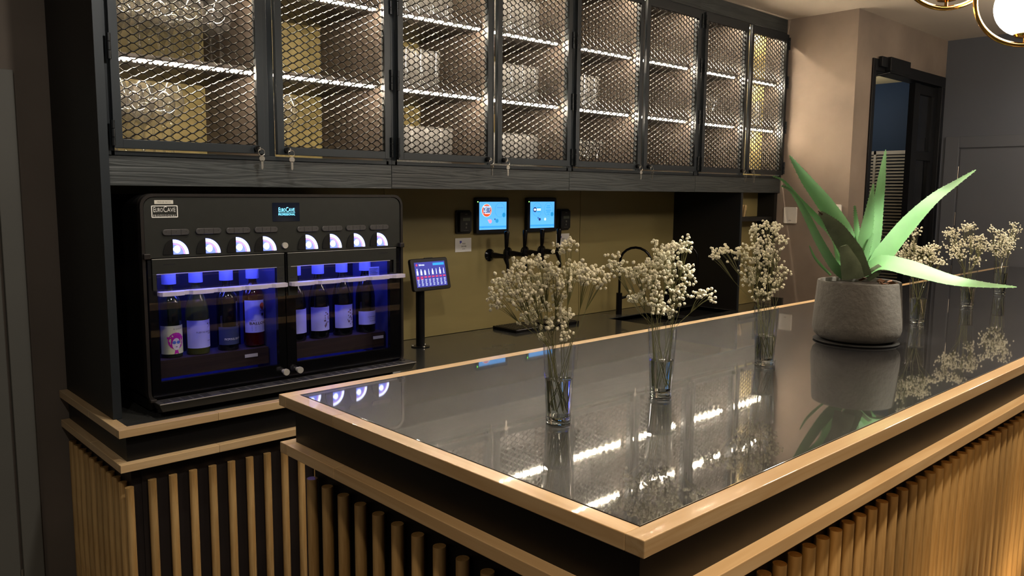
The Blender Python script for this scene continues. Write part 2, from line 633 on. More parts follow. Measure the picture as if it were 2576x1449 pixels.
isl = thing('island_bar', 'long island bar with black glossy top, golden wood edging and vertical rods', 'bar counter', ((IX0 + IX1) / 2, (IY0 + IY1) / 2, 0))
TW = .036
B().box(IX0 + TW + .002, IX1, IY0 + TW + .002, IY1 - TW - .002, IZ - .03, IZ).build('worktop', 'island_top', isl, bevel=.001)
for z0, z1 in ((IZ - .028, IZ), (.952, .979)):
    strips(isl, [(IX0, 2.95, IY0, IY0 + TW, 'trim_wood'), (2.9505, 5.2, IY0, IY0 + TW, 'trim_wood'), (5.2005, IX1, IY0, IY0 + TW, 'trim_wood'),
                 (IX0, 3.1, IY1 - TW, IY1, 'trim_wood'), (3.1005, IX1, IY1 - TW, IY1, 'trim_wood'),
                 (IX0, IX0 + TW, IY0 + TW, 1.55, 'trim_wood_y'), (IX0, IX0 + TW, 1.5505, IY1 - TW, 'trim_wood_y')], z0, z1)
B().box(IX0 + .029, IX1, IY0 + .029, IY1 - .029, .979, IZ - .028).build('recess_board', 'black_board', isl)
B().box(IX0 + .030, IX1, IY0 + .030, IY1 - .030, .955, .979).build('ledge_board', 'black_board', isl)
B().box(IX0 + .062, IX1, IY0 + .060, IY1 - .06, 0, .955).build('body', 'black_board', isl)
n = 0
y = 1.735
while y > IY0 + .05:
    rod(isl, IX0 + .046, y, .10, .893)
    y -= .0733
x = 1.386 - 7 * .0588
while x < IX1:
    rod(isl, x, IY0 + .044, .10, .893)
    x += .0588

CX0, CX1, CY0, CZ = .758, XCOL - .001, 2.61, .85
ctr = thing('back_counter', 'black back counter with golden wood edging and spaced wooden rods', 'counter', (2.9, 2.95, 0))
# worktop with two sink cut-outs
SINKS = ((3.68, 4.05, 2.80, 3.10), (4.14, 4.58, 2.80, 3.10))
b = B()
xs = [CX0 + TW + .001, SINKS[0][0], SINKS[0][1], SINKS[1][0], SINKS[1][1], CX1]
for i in range(5):
    if i in (1, 3):
        s = SINKS[i // 2]
        b.box(xs[i], xs[i + 1], CY0 + TW + .001, s[2], CZ - .028, CZ)
        b.box(xs[i], xs[i + 1], s[3], YW - .001, CZ - .028, CZ)
    else:
        b.box(xs[i], xs[i + 1], CY0 + TW + .001, YW - .001, CZ - .028, CZ)
b.build('worktop', 'counter_top', ctr)
for s in SINKS:
    B().box(s[0], s[1], s[2], s[3], CZ - .2, CZ - .19).box(s[0] - .004, s[0], s[2], s[3], CZ - .2, CZ - .005).box(s[1], s[1] + .004, s[2], s[3], CZ - .2, CZ - .005).box(s[0], s[1], s[2] - .004, s[2], CZ - .2, CZ - .005).box(s[0], s[1], s[3], s[3] + .004, CZ - .2, CZ - .005).build('sink', mat('sink_black', (20, 20, 21), .35), ctr)
for z0, z1 in ((CZ - .026, CZ + .001), (.712, .738)):
    strips(ctr, [(CX0, 1.075, CY0, CY0 + TW, 'trim_wood'), (1.0755, 3.1, CY0, CY0 + TW, 'trim_wood'), (3.1005, CX1, CY0, CY0 + TW, 'trim_wood'),
                 (CX0, CX0 + TW, CY0 + TW, 2.93, 'trim_wood_y'), (CX0, CX0 + TW, 2.9305, YW - .001, 'trim_wood_y')], z0, z1)
B().box(CX0 + .029, CX1, CY0 + .029, YW - .001, .715, CZ - .027).build('recess_board', 'black_board', ctr)
B().box(CX0 + .046, CX1, CY0 + .054, YW - .001, .0, .715).build('body', mat('plinth_brown_black', (36, 30, 28), .45), ctr)
B().box(.835, 1.45, CY0 + .050, CY0 + .0545, .12, .70).build('cupboard_door', 'plinth_brown_black', ctr, bevel=.002)
for i in range(8):
    rod(ctr, .864 + i * .0668, CY0 + .040, .12, .658)
for i in range(8, 62):
    rod(ctr, .864 + i * .0668, CY0 + .040, .12, .658)
for i in range(11):
    rod(ctr, CX0 + .032, 3.283 - i * .0643, .12, .652)
tag(B().box(XCOL - .02, XCOL - .001, CY0 + .10, 2.785, CZ + .001, CZ + .05).build('upstand', 'counter_top', loc=(XCOL - .01, 2.75, CZ)), 'low dark upstand on the back counter against the taupe column', 'upstand')

# ------------------------------------------------------------------ upper mesh cabinets
YF = 2.772
UNITS = ((.829, 1.340, 1.388, 1.882), (1.920, 2.432, 2.464, 2.952), (2.986, 3.508, 3.536, 4.040), (4.083, 4.556, 4.590, 5.046))
EDGE = (.812, 1.901, 2.969, 4.0615, XCOL)
ORD = ('first', 'second', 'third', 'fourth', 'fifth', 'sixth', 'seventh', 'eighth')
emitter('led_diode', (255, 236, 208), 320)
mat('led_tape', (235, 228, 215), .5)
mat('key_steel', (205, 200, 190), .25, .9)
mat('black_gloss', (14, 14, 15), .18)


def expanded(b, x0, x1, z0, z1, y):
    L, S, bl = .0515, .0131, .0036
    A, T = (.0030, .0012), (-.0006, .0014)
    k = 0
    while z0 + k * S < z1 + S:
        pts = []
        i = 0
        while True:
            xn = i * L / 2
            hi = (i + k) % 2
            z = z0 + (k - .5 + hi) * S
            pts.append((xn - bl, z, hi))
            pts.append((xn + bl, z, hi))
            if xn > x1 - x0:
                break
            i += 1
        base = len(b.v)
        m = 0
        for xx, z, hi in pts:
            xx = min(max(xx, 0), x1 - x0)
            zz = min(max(z, z0), z1)
            yy = y + (-.0008 if hi else .0008)
            for sa, st in ((1, 1), (1, -1), (-1, -1), (-1, 1)):
                b.v.append((x0 + xx, yy + sa * A[0] + st * T[0], zz + sa * A[1] + st * T[1]))
            m += 1
        for j in range(m - 1):
            o = base + j * 4
            for q in range(4):
                q2 = (q + 1) % 4
                b.f.append((o + q, o + q2, o + 4 + q2, o + 4 + q))
        k += 1


def make_key(loc, door_i, flat):
    k = thing('cabinet_key', 'steel keys in the lock of the %s mesh door from the side panel' % ORD[door_i], 'key', loc, 'keys left in the mesh cabinet locks')
    # key in lock
    b = B()
    b.box(-.002, .002, -.030, -.012, -.006, .006)
    b.build('key_bow', 'key_steel', k, local=True)
    rg = B()
    rg.tube([(.012 * math.cos(R(a)) + .006, -.026, .012 * math.sin(R(a)) - .012) for a in range(0, 361, 24)], .0009, 5)
    rg.build('split_ring', 'key_steel', k, local=True)
    b = B()
    fn = (lambda a, c, d: (a + .008, -.026 + d, c - .025)) if flat else (lambda a, c, d: (.008 + d, -.026 + a, c - .025))
    b.plate(ellipse(0, -.009, .011, .010, 12), fn, .002)
    b.plate([(-.004, -.016), (.004, -.016), (.004, -.042), (.0, -.048), (-.004, -.044)], fn, .002)
    b.build('spare_key', 'key_steel', k, local=True)


LEDM = None
door_i = 0
for u, (a0, a1, b0, b1) in enumerate(UNITS):
    e0, e1 = EDGE[u], EDGE[u + 1]
    cab = thing('mesh_cabinet', ('black steel cabinet with expanded mesh doors, full of wine glasses, beside the side panel',
                                 'mesh door wall cabinet packed with ribbed tumblers on three lit shelves',
                                 'mesh door wall cabinet with few glasses, third from the side panel',
                                 'mesh door wall cabinet adjoining the taupe column, stemmed glasses inside')[u], 'cabinet', ((e0 + e1) / 2, 3.0, 1.61), 'mesh wall cabinets above the back counter')
    mid = (a1 + b0) / 2
    yb = YW - .002
    ybr = 2.913 if u == 3 else yb
    # carcass
    for x, t, y1 in ((e0, .018, yb), (e1 - .018, .018, ybr), (mid - .012, .024, yb)):
        B().box(x, x + t, 2.80, y1, 1.70, 2.661).build('side_panel', 'interior_board', cab)
    B().box(e0 + .018, mid - .012, 2.80, yb, 1.700, 1.718).box(mid + .012, e1 - .018, 2.80, ybr, 1.700, 1.718).build('bottom_board', 'shelf_wood', cab)
    B().box(e0, mid, 2.80, yb, 2.661, 2.68).box(mid, e1, 2.80, ybr, 2.661, 2.68).build('top_board', 'shelf_wood', cab)
    for x0, x1, y1 in ((e0 + .018, mid - .012, yb), (mid + .012, e1 - .018, ybr)):
        for z in (2.020, 2.325):
            sh = B().box(x0, x1, 2.828, y1, z, z + .024).build('shelf', 'shelf_wood', cab, bevel=.001)
            B().box(x0 + .004, x1 - .004, 2.8262, 2.828, z, z + .009).build('led_tape', 'led_tape', sh)
            dd = B()
            n = int((x1 - x0 - .02) / .0165)
            for i in range(n):
                xx = x0 + .012 + i * .0165
                dd.box(xx, xx + .0065, 2.8235, 2.8290, z - .004, z + .0035)
            dd.build('led_diodes', 'led_diode', sh)
        # strip under the top board
        B().box(x0 + .004, x1 - .004, 2.836, 2.846, 2.659, 2.661).build('led_tape', 'led_tape', cab)
        dd = B()
        for i in range(n):
            xx = x0 + .012 + i * .0165
            dd.box(xx, xx + .0065, 2.837, 2.845, 2.655, 2.659)
        dd.build('led_diodes', 'led_diode', cab)
    # face frame, valance, crown
    f = B()
    f.box(e0, a0 + .008, YF, 2.80, 1.709, 2.661).box(b1 - .008, e1, YF, 2.80, 1.709, 2.661)
    f.box(a1 + .003, a1 + .026, YF, 2.80, 1.724, 2.648).box(a1 - .004, b0 + .006, YF + .012, 2.80, 1.724, 2.648)  # last box is an added backing that blocks light through the door gap
    f.box(a0 - .004, b1 + .004, YF, 2.80, 1.709, 1.724).box(a0 - .004, b1 + .004, YF, 2.80, 2.652, 2.661)
    f.build('face_frame', 'cabinet_steel', cab, bevel=.001)
    B().box(e0 + .001, e1 - .001, YF + .002, YF + .022, 1.612, 1.707).build('valance', 'valance_wood', cab, bevel=.001)
    B().box(e0 + .001, e1 - .001, YF + .022, YW, 1.690, 1.698).build('underside_board', 'black_panel', cab)
    B().box(e0, e1, YF + .002, YF + .022, 2.663, ZC).build('crown_board', 'valance_wood', cab)
    # doors
    for side, (x0, x1) in enumerate(((a0, a1), (b0, b1))):
        z0, z1 = 1.731, 2.648
        fr = .027
        fb = B()
        y0, y1 = YF - .022, YF - .002
        fb.box(x0, x0 + fr, y0, y1, z0, z1).box(x1 - fr, x1, y0, y1, z0, z1)
        fb.box(x0 + fr, x1 - fr, y0, y1, z0, z0 + .029).box(x0 + fr, x1 - fr, y0, y1, z1 - .046, z1)
        d = fb.build('door', 'cabinet_steel', cab, bevel=.001)
        mb = B()
        expanded(mb, x0 + fr - .004, x1 - fr + .004, z0 + .027, z1 - .044, YF - .009)
        mb.build('wire_mesh', 'mesh_steel', d)
        hx = x0 - .0025 if side == 0 else x1 + .0025
        for hz in (1.737, 2.005, 2.30, 2.55):
            hb = B()
            for q in range(3):
                hb.cyl((hx, y0 - .003, hz + q * .027 + .001), (hx, y0 - .003, hz + q * .027 + .026), .0065, n=10)
            hb.build('hinge', 'hinge_steel', d, smooth=True)
        lx = x1 - .020 if side == 0 else x0 + .034
        if side == 0:
            lx = x1 - .034
        B().cyl((lx, y0, z0 + .016), (lx, y0 - .014, z0 + .016), .011, n=16).build('lock', 'black_gloss', d, smooth=True)
        make_key((lx, y0, z0 + .016), door_i, door_i in (0, 3, 1, 4))
        door_i += 1

gp = thing('side_panel', 'tall black side panel standing on the counter left of the wine dispenser', 'panel', (.80, 3.0, CZ + .001))
B().box(.785, .810, 2.752, YW - .001, CZ + .001, ZC - .001).build('panel', 'black_panel', gp)
B().box(.784, .811, 2.749, 2.752, CZ + .001, ZC - .001).build('front_edge', 'cabinet_steel', gp)
gp = thing('divider_panel', 'black divider panel between the sinks and the stirrer shelf under the cabinets', 'panel', (4.60, 3.0, CZ + .001))
B().box(4.588, 4.606, 2.785, YW - .001, CZ + .001, 1.611).build('panel', 'black_panel', gp)
B().box(4.586, 4.608, 2.78, 2.785, CZ + .001, 1.611).build('front_edge', 'cabinet_steel', gp)
ss = thing('niche_shelf', 'dark shelf with side boards in the narrow niche beside the taupe column', 'shelf', (4.83, 2.83, 1.44))
B().box(4.609, 5.02, 2.80, 2.914, 1.425, 1.452).build('board', 'black_panel', ss)
B().box(5.02, 5.058, 2.79, 2.914, CZ + .051, 1.611).build('side_board', 'black_panel', ss)
st = thing('stirrer_cup', 'small clear cup of wooden stirrers on the niche shelf', 'cup', (4.685, 2.825, 1.452))
B().lathe([(.020, 0), (.021, .002), (.026, .045)], n=16, cap1=False).build('cup', 'clear_glass', st, smooth=True, local=True)
b = B()
for i in range(16):
    w = i * 2.4
    rr = .004 + .011 * (i % 4) / 3
    b.box(-.0025 + rr * math.cos(w), .0025 + rr * math.cos(w), rr * math.sin(w) - .001, rr * math.sin(w) + .001, .003, .068 + .006 * (i % 3))
    for j in range(8):
        p = b.v[-8 + j]
        if p[2] > .03:
            b.v[-8 + j] = (p[0] * 1.9, p[1] * 1.9, p[2])
b.build('stirrers', mat('stirrer_wood', (206, 178, 130), .6), st, local=True, kind='stuff')

# ------------------------------------------------------------------ glassware
WINE = B().lathe([(.0, .0015), (.036, .0), (.036, .002), (.008, .006), (.0042, .014), (.0038, .105), (.010, .118), (.032, .138), (.0435, .168), (.0445, .190), (.040, .222), (.034, .248)], n=18, cap1=False)
HIGH = B().lathe([(.0, .001), (.030, .0), (.031, .004), (.034, .10), (.0355, .142), (.0340, .142), (.0315, .016), (.0, .014)], n=40, flute=.018, nfl=20)
TALL = B().lathe([(.0, .001), (.030, .0), (.031, .004), (.035, .12), (.037, .165), (.0355, .165), (.0315, .018), (.0, .016)], n=40, flute=.015, nfl=20)
COUPE = B().lathe([(.0, .0015), (.032, .0), (.032, .002), (.005, .006), (.004, .060), (.012, .072), (.028, .095), (.034, .125), (.031, .160)], n=18, cap1=False)
CARAFE = B().lathe([(.0, .002), (.034, .0), (.037, .01), (.036, .10), (.030, .14), (.017, .175), (.016, .21), (.020, .222)], n=24, cap1=False)
SRC = {}


def glass(kind, x, y, z, label, grp, name):
    if kind not in SRC:
        o = {'wine': WINE, 'high': HIGH, 'tall': TALL, 'coupe': COUPE, 'carafe': CARAFE}[kind].build(name, 'ribbed_glass' if kind in ('high', 'tall') else 'clear_glass', None, smooth=True, local=True)
        SRC[kind] = o.data
    else:
        o = bpy.data.objects.new(name, SRC[kind])
        COL.objects.link(o)
    o.location = (x, y, z)
    o.rotation_euler = (0, 0, random.uniform(0, 3))
    tag(o, label, 'glass', grp)


SZ = {'bottom': 1.7185, 'middle': 2.0445, 'top': 2.3495}


def grid(kind, comp, shelf, xs, ys, desc, name):
    lab = '%s, %s shelf behind the %s mesh door from the side panel' % (desc, shelf, ORD[comp])
    g = '%s behind the %s mesh door, %s shelf' % (name.replace('_', ' ') + ('es' if name.endswith('s') else 's'), ORD[comp], shelf)
    for i, x in enumerate(xs):
        for j, y in enumerate(ys):
            glass(kind, x + random.uniform(-.003, .003), y + (.02 if i % 2 and kind == 'wine' else 0) + random.uniform(-.003, .003), SZ[shelf], lab, g, name)


def rng(a, d, n):
    return [a + d * i for i in range(n)]


grid('wine', 0, 'bottom', rng(.885, .093, 3), rng(2.91, .094, 4), 'large stemmed wine glass', 'wine_glass')
grid('wine', 0, 'middle', rng(.885, .093, 5), rng(2.91, .094, 4), 'large stemmed wine glass', 'wine_glass')
grid('wine', 1, 'bottom', rng(1.425, .093, 2), rng(2.92, .094, 3), 'large stemmed wine glass', 'wine_glass')
grid('tall', 2, 'bottom', rng(1.965, .078, 5), rng(2.90, .078, 4), 'ribbed tumbler', 'tumbler')
grid('tall', 2, 'middle', rng(1.965, .079, 4), rng(2.90, .080, 4), 'tall ribbed tumbler', 'tumbler')
grid('tall', 2, 'top', rng(1.965, .078, 5), rng(2.90, .078, 4), 'ribbed tumbler', 'tumbler')
grid('tall', 3, 'bottom', rng(2.505, .078, 5), rng(2.90, .078, 3), 'ribbed tumbler', 'tumbler')
grid('tall', 3, 'middle', rng(2.505, .079, 5), rng(2.90, .080, 3), 'tall ribbed tumbler', 'tumbler')
grid('tall', 3, 'top', rng(2.505, .079, 5), rng(2.90, .080, 3), 'tall ribbed tumbler', 'tumbler')
grid('coupe', 4, 'bottom', rng(3.03, .072, 5), rng(2.90, .076, 3), 'small stemmed glass', 'stem_glass')
grid('tall', 4, 'middle', rng(3.03, .078, 4), rng(2.90, .078, 3), 'ribbed tumbler', 'tumbler')
grid('high', 5, 'bottom', [3.575], [2.90], 'single ribbed tumbler', 'tumbler')
grid('coupe', 6, 'middle', rng(4.125, .072, 5), rng(2.90, .076, 3), 'small stemmed glass', 'stem_glass')
grid('wine', 6, 'bottom', rng(4.18, .12, 2), rng(2.91, .10, 2), 'large stemmed wine glass', 'wine_glass')
glass('carafe', 4.76, 2.873, SZ['middle'] + .001, 'clear glass carafe on the middle shelf behind the mesh door next to the column', None, 'carafe')
glass('tall', 4.87, 2.873, SZ['middle'] + .001, 'tall ribbed tumbler next to the glass carafe', None, 'tumbler')

# ------------------------------------------------------------------ wine dispenser
YD = 2.72
DX0, DX1, DZ0, DZ1 = .886, 1.912, .885, 1.587
mat('disp_black', (20, 20, 20), .35, var=.08)
mat('disp_panel', (44, 45, 42), .42, metal=.3, var=.06, scale=30)
mat('disp_bezel', (66, 62, 60), .3, metal=.7, var=.05)
mat('chrome', (215, 210, 202), .34, metal=.55, var=.03)
mat('print_white', (226, 224, 218), .6, var=.02)
mat('print_grey', (90, 88, 84), .6, var=.02)
mat('print_black', (20, 20, 24), .6, var=.02)
mat('sticker', (205, 200, 188), .6, var=.02)
mat('acrylic', (222, 214, 232), .35, var=.03, trans=.35)
mat('liner_blue', (60, 64, 96), .45, var=.05)
mat('neck_sleeve', (190, 190, 215), .5, var=.04)
mat('grate', (58, 58, 60), .3, metal=.9, var=.6, scale=120)
emitter('alcove_glow', (120, 140, 255), .55)
emitter('alcove_white', (215, 222, 255), 1.5)
emitter('alcove_pink', (205, 150, 225), .5)
emitter('display_text', (110, 205, 255), 1.0)
emitter('blue_strip', (80, 92, 255), 45)


def D(px, py, y=YD):
    q = P(px, py, 'y', y)
    return q.x, q.z


XBOT = []
for px, py in ((432, 889), (499, 884), (575, 888), (640, 868)):
    XBOT.append(D(px, py, 2.86)[0])
XBR = []
for px, py in ((745, 860), (803, 850), (862, 838), (920, 825)):
    XBR.append(D(px, py, 2.86)[0])


wd = thing('wine_dispenser', 'large black eight-bottle wine dispenser cabinet with glass doors and blue light', 'wine dispenser', (1.4, 2.95, CZ))
yb = 3.20
out = rrect(DX0, DX1, DZ0, DZ1, .042, 6)


def ring_plate(b, o, i, fn, t):
    n = len(o)
    vs = [fn(a, c, 0) for a, c in o] + [fn(a, c, 0) for a, c in i] + [fn(a, c, t) for a, c in o] + [fn(a, c, t) for a, c in i]
    fs = []
    for k in range(n):
        j = (k + 1) % n
        fs += [(k, j, n + j, n + k), (2 * n + k, 3 * n + k, 3 * n + j, 2 * n + j), (k, 2 * n + k, 2 * n + j, j), (n + k, n + j, 3 * n + j, 3 * n + k)]
    b.add(vs, fs)
    return b


ring_plate(B(), out, rrect(DX0 + .010, DX1 - .010, DZ0 + .010, DZ1 - .010, .034, 6), XZ(YD - .006), .03).build('bezel', 'disp_bezel', wd, smooth=True)
# body shell: outer skin with an open front
ring_plate(B(), rrect(DX0 + .004, DX1 - .004, DZ0 + .004, DZ1 - .004, .04, 6), rrect(DX0 + .022, DX1 - .022, DZ0 + .022, DZ1 - .022, .02, 6), XZ(YD + .024), yb - YD - .03).build('body', 'disp_black', wd, smooth=True)
B().plate(rrect(DX0 + .004, DX1 - .004, DZ0 + .004, DZ1 - .004, .04, 6), XZ(yb - .006), .006).build('back_plate', 'disp_black', wd)
XM = 1.3865
B().box(XM - .02, XM + .02, YD + .03, yb - .006, DZ0 + .02, 1.38).build('partition', 'disp_black', wd)
# upper control panel
pz0 = 1.376
po = [(DX0 + .012, pz0), (DX1 - .012, pz0), (DX1 - .012, DZ1 - .046)] + [(DX1 - .046 + .034 * math.cos(R(a)), DZ1 - .046 + .034 * math.sin(R(a))) for a in (18, 36, 54, 72, 90)] + [(DX0 + .046 + .034 * math.cos(R(a)), DZ1 - .046 + .034 * math.sin(R(a))) for a in (90, 108, 126, 144, 162)] + [(DX0 + .012, DZ1 - .046)]
B().plate(po, XZ(YD - .002), .02).build('control_panel', 'disp_panel', wd)
B().box(DX0 + .02, DX1 - .02, YD + .02, yb - .01, 1.386, 1.40).build('inner_ceiling', 'liner_dark' if 'liner_dark' in MATS else mat('liner_dark', (22, 24, 40), .5), wd)
B().box(DX0 + .02, DX1 - .02, YD + .0125, YD + .028, 1.362, 1.386).build('light_blocker', 'disp_black', wd)  # added strip that stops blue light leaking out above the doors
for bx0, bx1 in ((DX0 + .022, XM - .02), (XM + .02, DX1 - .022)):
    B().box(bx0, bx1, 3.06, 3.065, .91, 1.385).build('inner_back', mat('liner_dark', (22, 24, 40), .5), wd)
    B().box(bx0, bx1, YD + .02, 3.06, .905, .91).build('inner_floor', 'liner_blue', wd)
    B().box(bx1 - .004, bx1, YD + .03, 3.06, .91, 1.385).build('inner_side', 'liner_blue', wd)
    B().box(bx0, bx0 + .004, YD + .03, 3.06, .91, 1.385).build('inner_side', 'liner_blue', wd)
    B().box(bx0 + .02, bx1 - .02, 3.035, 3.045, 1.372, 1.382).build('blue_light_strip', 'blue_strip', wd)
    B().box(bx0 + .02, bx1 - .02, YD + .035, YD + .041, 1.376, 1.384).build('blue_light_strip', 'blue_strip', wd)  # front strip added to brighten the bottle labels
    rk = B()
    rk.box(bx0 + .008, bx1 - .01, 2.805, 2.92, .952, 1.014).build('bottle_rack', 'rack_wood', wd)

# dispensing alcoves and buttons
AL = [(435, 602, 640), (517, 599, 637), (593, 596, 634), (661, 594, 631), (768, 590, 627), (829, 588, 624), (889, 586.5, 621), (947, 585, 618.5)]
BT = [(441, 584), (523, 581), (598, 579.5), (668, 577.5), (773, 576), (834, 574.5), (894, 573), (952, 571.5)]
for (px, py0, py1), (qx, qy) in zip(AL, BT):
    x, z0 = D(px, py1)
    _, z1 = D(px, py0)
    h, w = z1 - z0, .052
    arc = lambda s, w0=w, h0=h: [(w0 * s * math.cos(R(t)), h0 * s * math.sin(R(t))) for t in range(0, 91, 10)]
    a = B().plate([(x, z0)] + [(x + p, z0 + q) for p, q in arc(1)], XZ(YD - .0035), .002).build('alcove', 'alcove_glow', wd)
    b = B()
    o1, i1 = arc(.98), arc(.78)
    b.add([(x + p, YD - .0042, z0 + q) for p, q in o1 + i1], [(k, k + 1, 10 + k + 1, 10 + k) for k in range(9)])
    b.plate(ellipse(x + .013, z0 + .017, .0105, .0125, 14), XZ(YD - .0048), .0006)
    b.plate(ellipse(x + .002, z0 + .017, .004, .005, 10), XZ(YD - .005), .0006)
    b.build('alcove_light', 'alcove_white', a)
    b = B()
    o1, i1 = arc(.74), arc(.66)
    b.add([(x + p, YD - .0042, z0 + q) for p, q in o1 + i1], [(k, k + 1, 10 + k + 1, 10 + k) for k in range(9)])
    b.build('alcove_band', 'alcove_pink', a)
    # dark nozzle cover on the left half of the arch
    B().plate([(x - .0005, z0)] + [(x - .0005 - p * .62, z0 + q) for p, q in arc(1)], XZ(YD - .006), .004).build('nozzle_cover', 'disp_black', wd, smooth=True)
    xb, zb = D(qx, qy)
    bt = B().plate(rrect(xb - .044, xb + .044, zb - .010, zb + .010, .0098, 5), XZ(YD - .008), .006).build('button_pad', mat('button_grey', (74, 72, 72), .4, .3), wd, smooth=True, bevel=.0015)
    b = B()
    for dx in (-.016, .016):
        b.box(xb + dx - .0007, xb + dx + .0007, YD - .0084, YD - .008, zb - .0095, zb + .0095)
    for dx in (-.033, 0, .033):
        b.box(xb + dx - .0015, xb + dx + .0015, YD - .0084, YD - .008, zb + .001, zb + .0025)
    b.build('button_marks', 'print_black', bt)
# badge, sticker, display
x0, z1 = D(379, 517)
x1, z0 = D(447, 547)
cxm, czm = (x0 + x1) / 2, (z0 + z1) / 2
bd = ring_plate(B(), rrect(x0, x1, z0, z1, .003, 3), rrect(x0 + .003, x1 - .003, z0 + .003, z1 - .003, .0015, 3), XZ(YD - .0035), .0015).build('badge_frame', 'print_white', wd)
b = B()
f = XZ(YD - .0034)
wl = (x1 - x0) * .86
add_text(b, 'E', f, cxm - wl * .445, czm + .0068, height=.0165, width=wl * .085)
add_text(b, 'URO', f, cxm - wl * .235, czm + .0055, height=.0135, width=wl * .31)
add_text(b, 'C', f, cxm + wl * .02, czm + .0078, height=.0195, width=wl * .15)
add_text(b, 'AVE', f, cxm + wl * .295, czm + .0055, height=.0135, width=wl * .37)
add_text(b, 'P R O F E S S I O N A L', f, cxm, czm - .0135, height=.0075, width=wl)
b.build('badge_lettering', 'print_white', bd)
x0, z1 = D(387, 503.5)
x1, z0 = D(435, 513)
sk = B().plate(rrect(x0, x1, z0, z1, .0008, 2), XZ(YD - .0032), .001).build('sticker', 'sticker', wd)
add_text(B(), 'FRIDGE NO10', XZ(YD - .0035), (x0 + x1) / 2, (z0 + z1) / 2, height=.006, width=(x1 - x0) * .7).build('sticker_print', 'print_grey', sk)
x0, z1 = D(684, 510)
x1, z0 = D(753, 556)
ds = B().box(x0, x1, YD - .0035, YD - .001, z0, z1).build('display', mat('display_dark', (12, 14, 22), .08, emit=(10, 24, 44), es=.15), wd)
b = B()
f = XZ(YD - .0038)
cxm, czm, wl = (x0 + x1) / 2 + .002, (z0 + z1) / 2, (x1 - x0) * .62
add_text(b, 'E', f, cxm - wl * .44, czm + .0085, height=.0165, width=wl * .09, bold=.01)
add_text(b, 'URO', f, cxm - wl * .23, czm + .0072, height=.0135, width=wl * .31, bold=.01)
add_text(b, 'C', f, cxm + wl * .02, czm + .009, height=.018, width=wl * .15, bold=.01)
add_text(b, 'AVE', f, cxm + wl * .295, czm + .0072, height=.0135, width=wl * .37, bold=.01)
b.box(cxm - wl / 2, cxm + wl / 2, YD - .0038, YD - .0036, czm - .0035, czm - .0025)
add_text(b, 'PROFESSIONAL', f, cxm, czm - .009, height=.007, width=wl, bold=.01)
b.build('display_lettering', 'display_text', ds)
x, z = D(715, 617)
B().cyl((x, YD - .002, z), (x, YD - .010, z), .011, n=20).build('lock', 'chrome', wd, smooth=True)

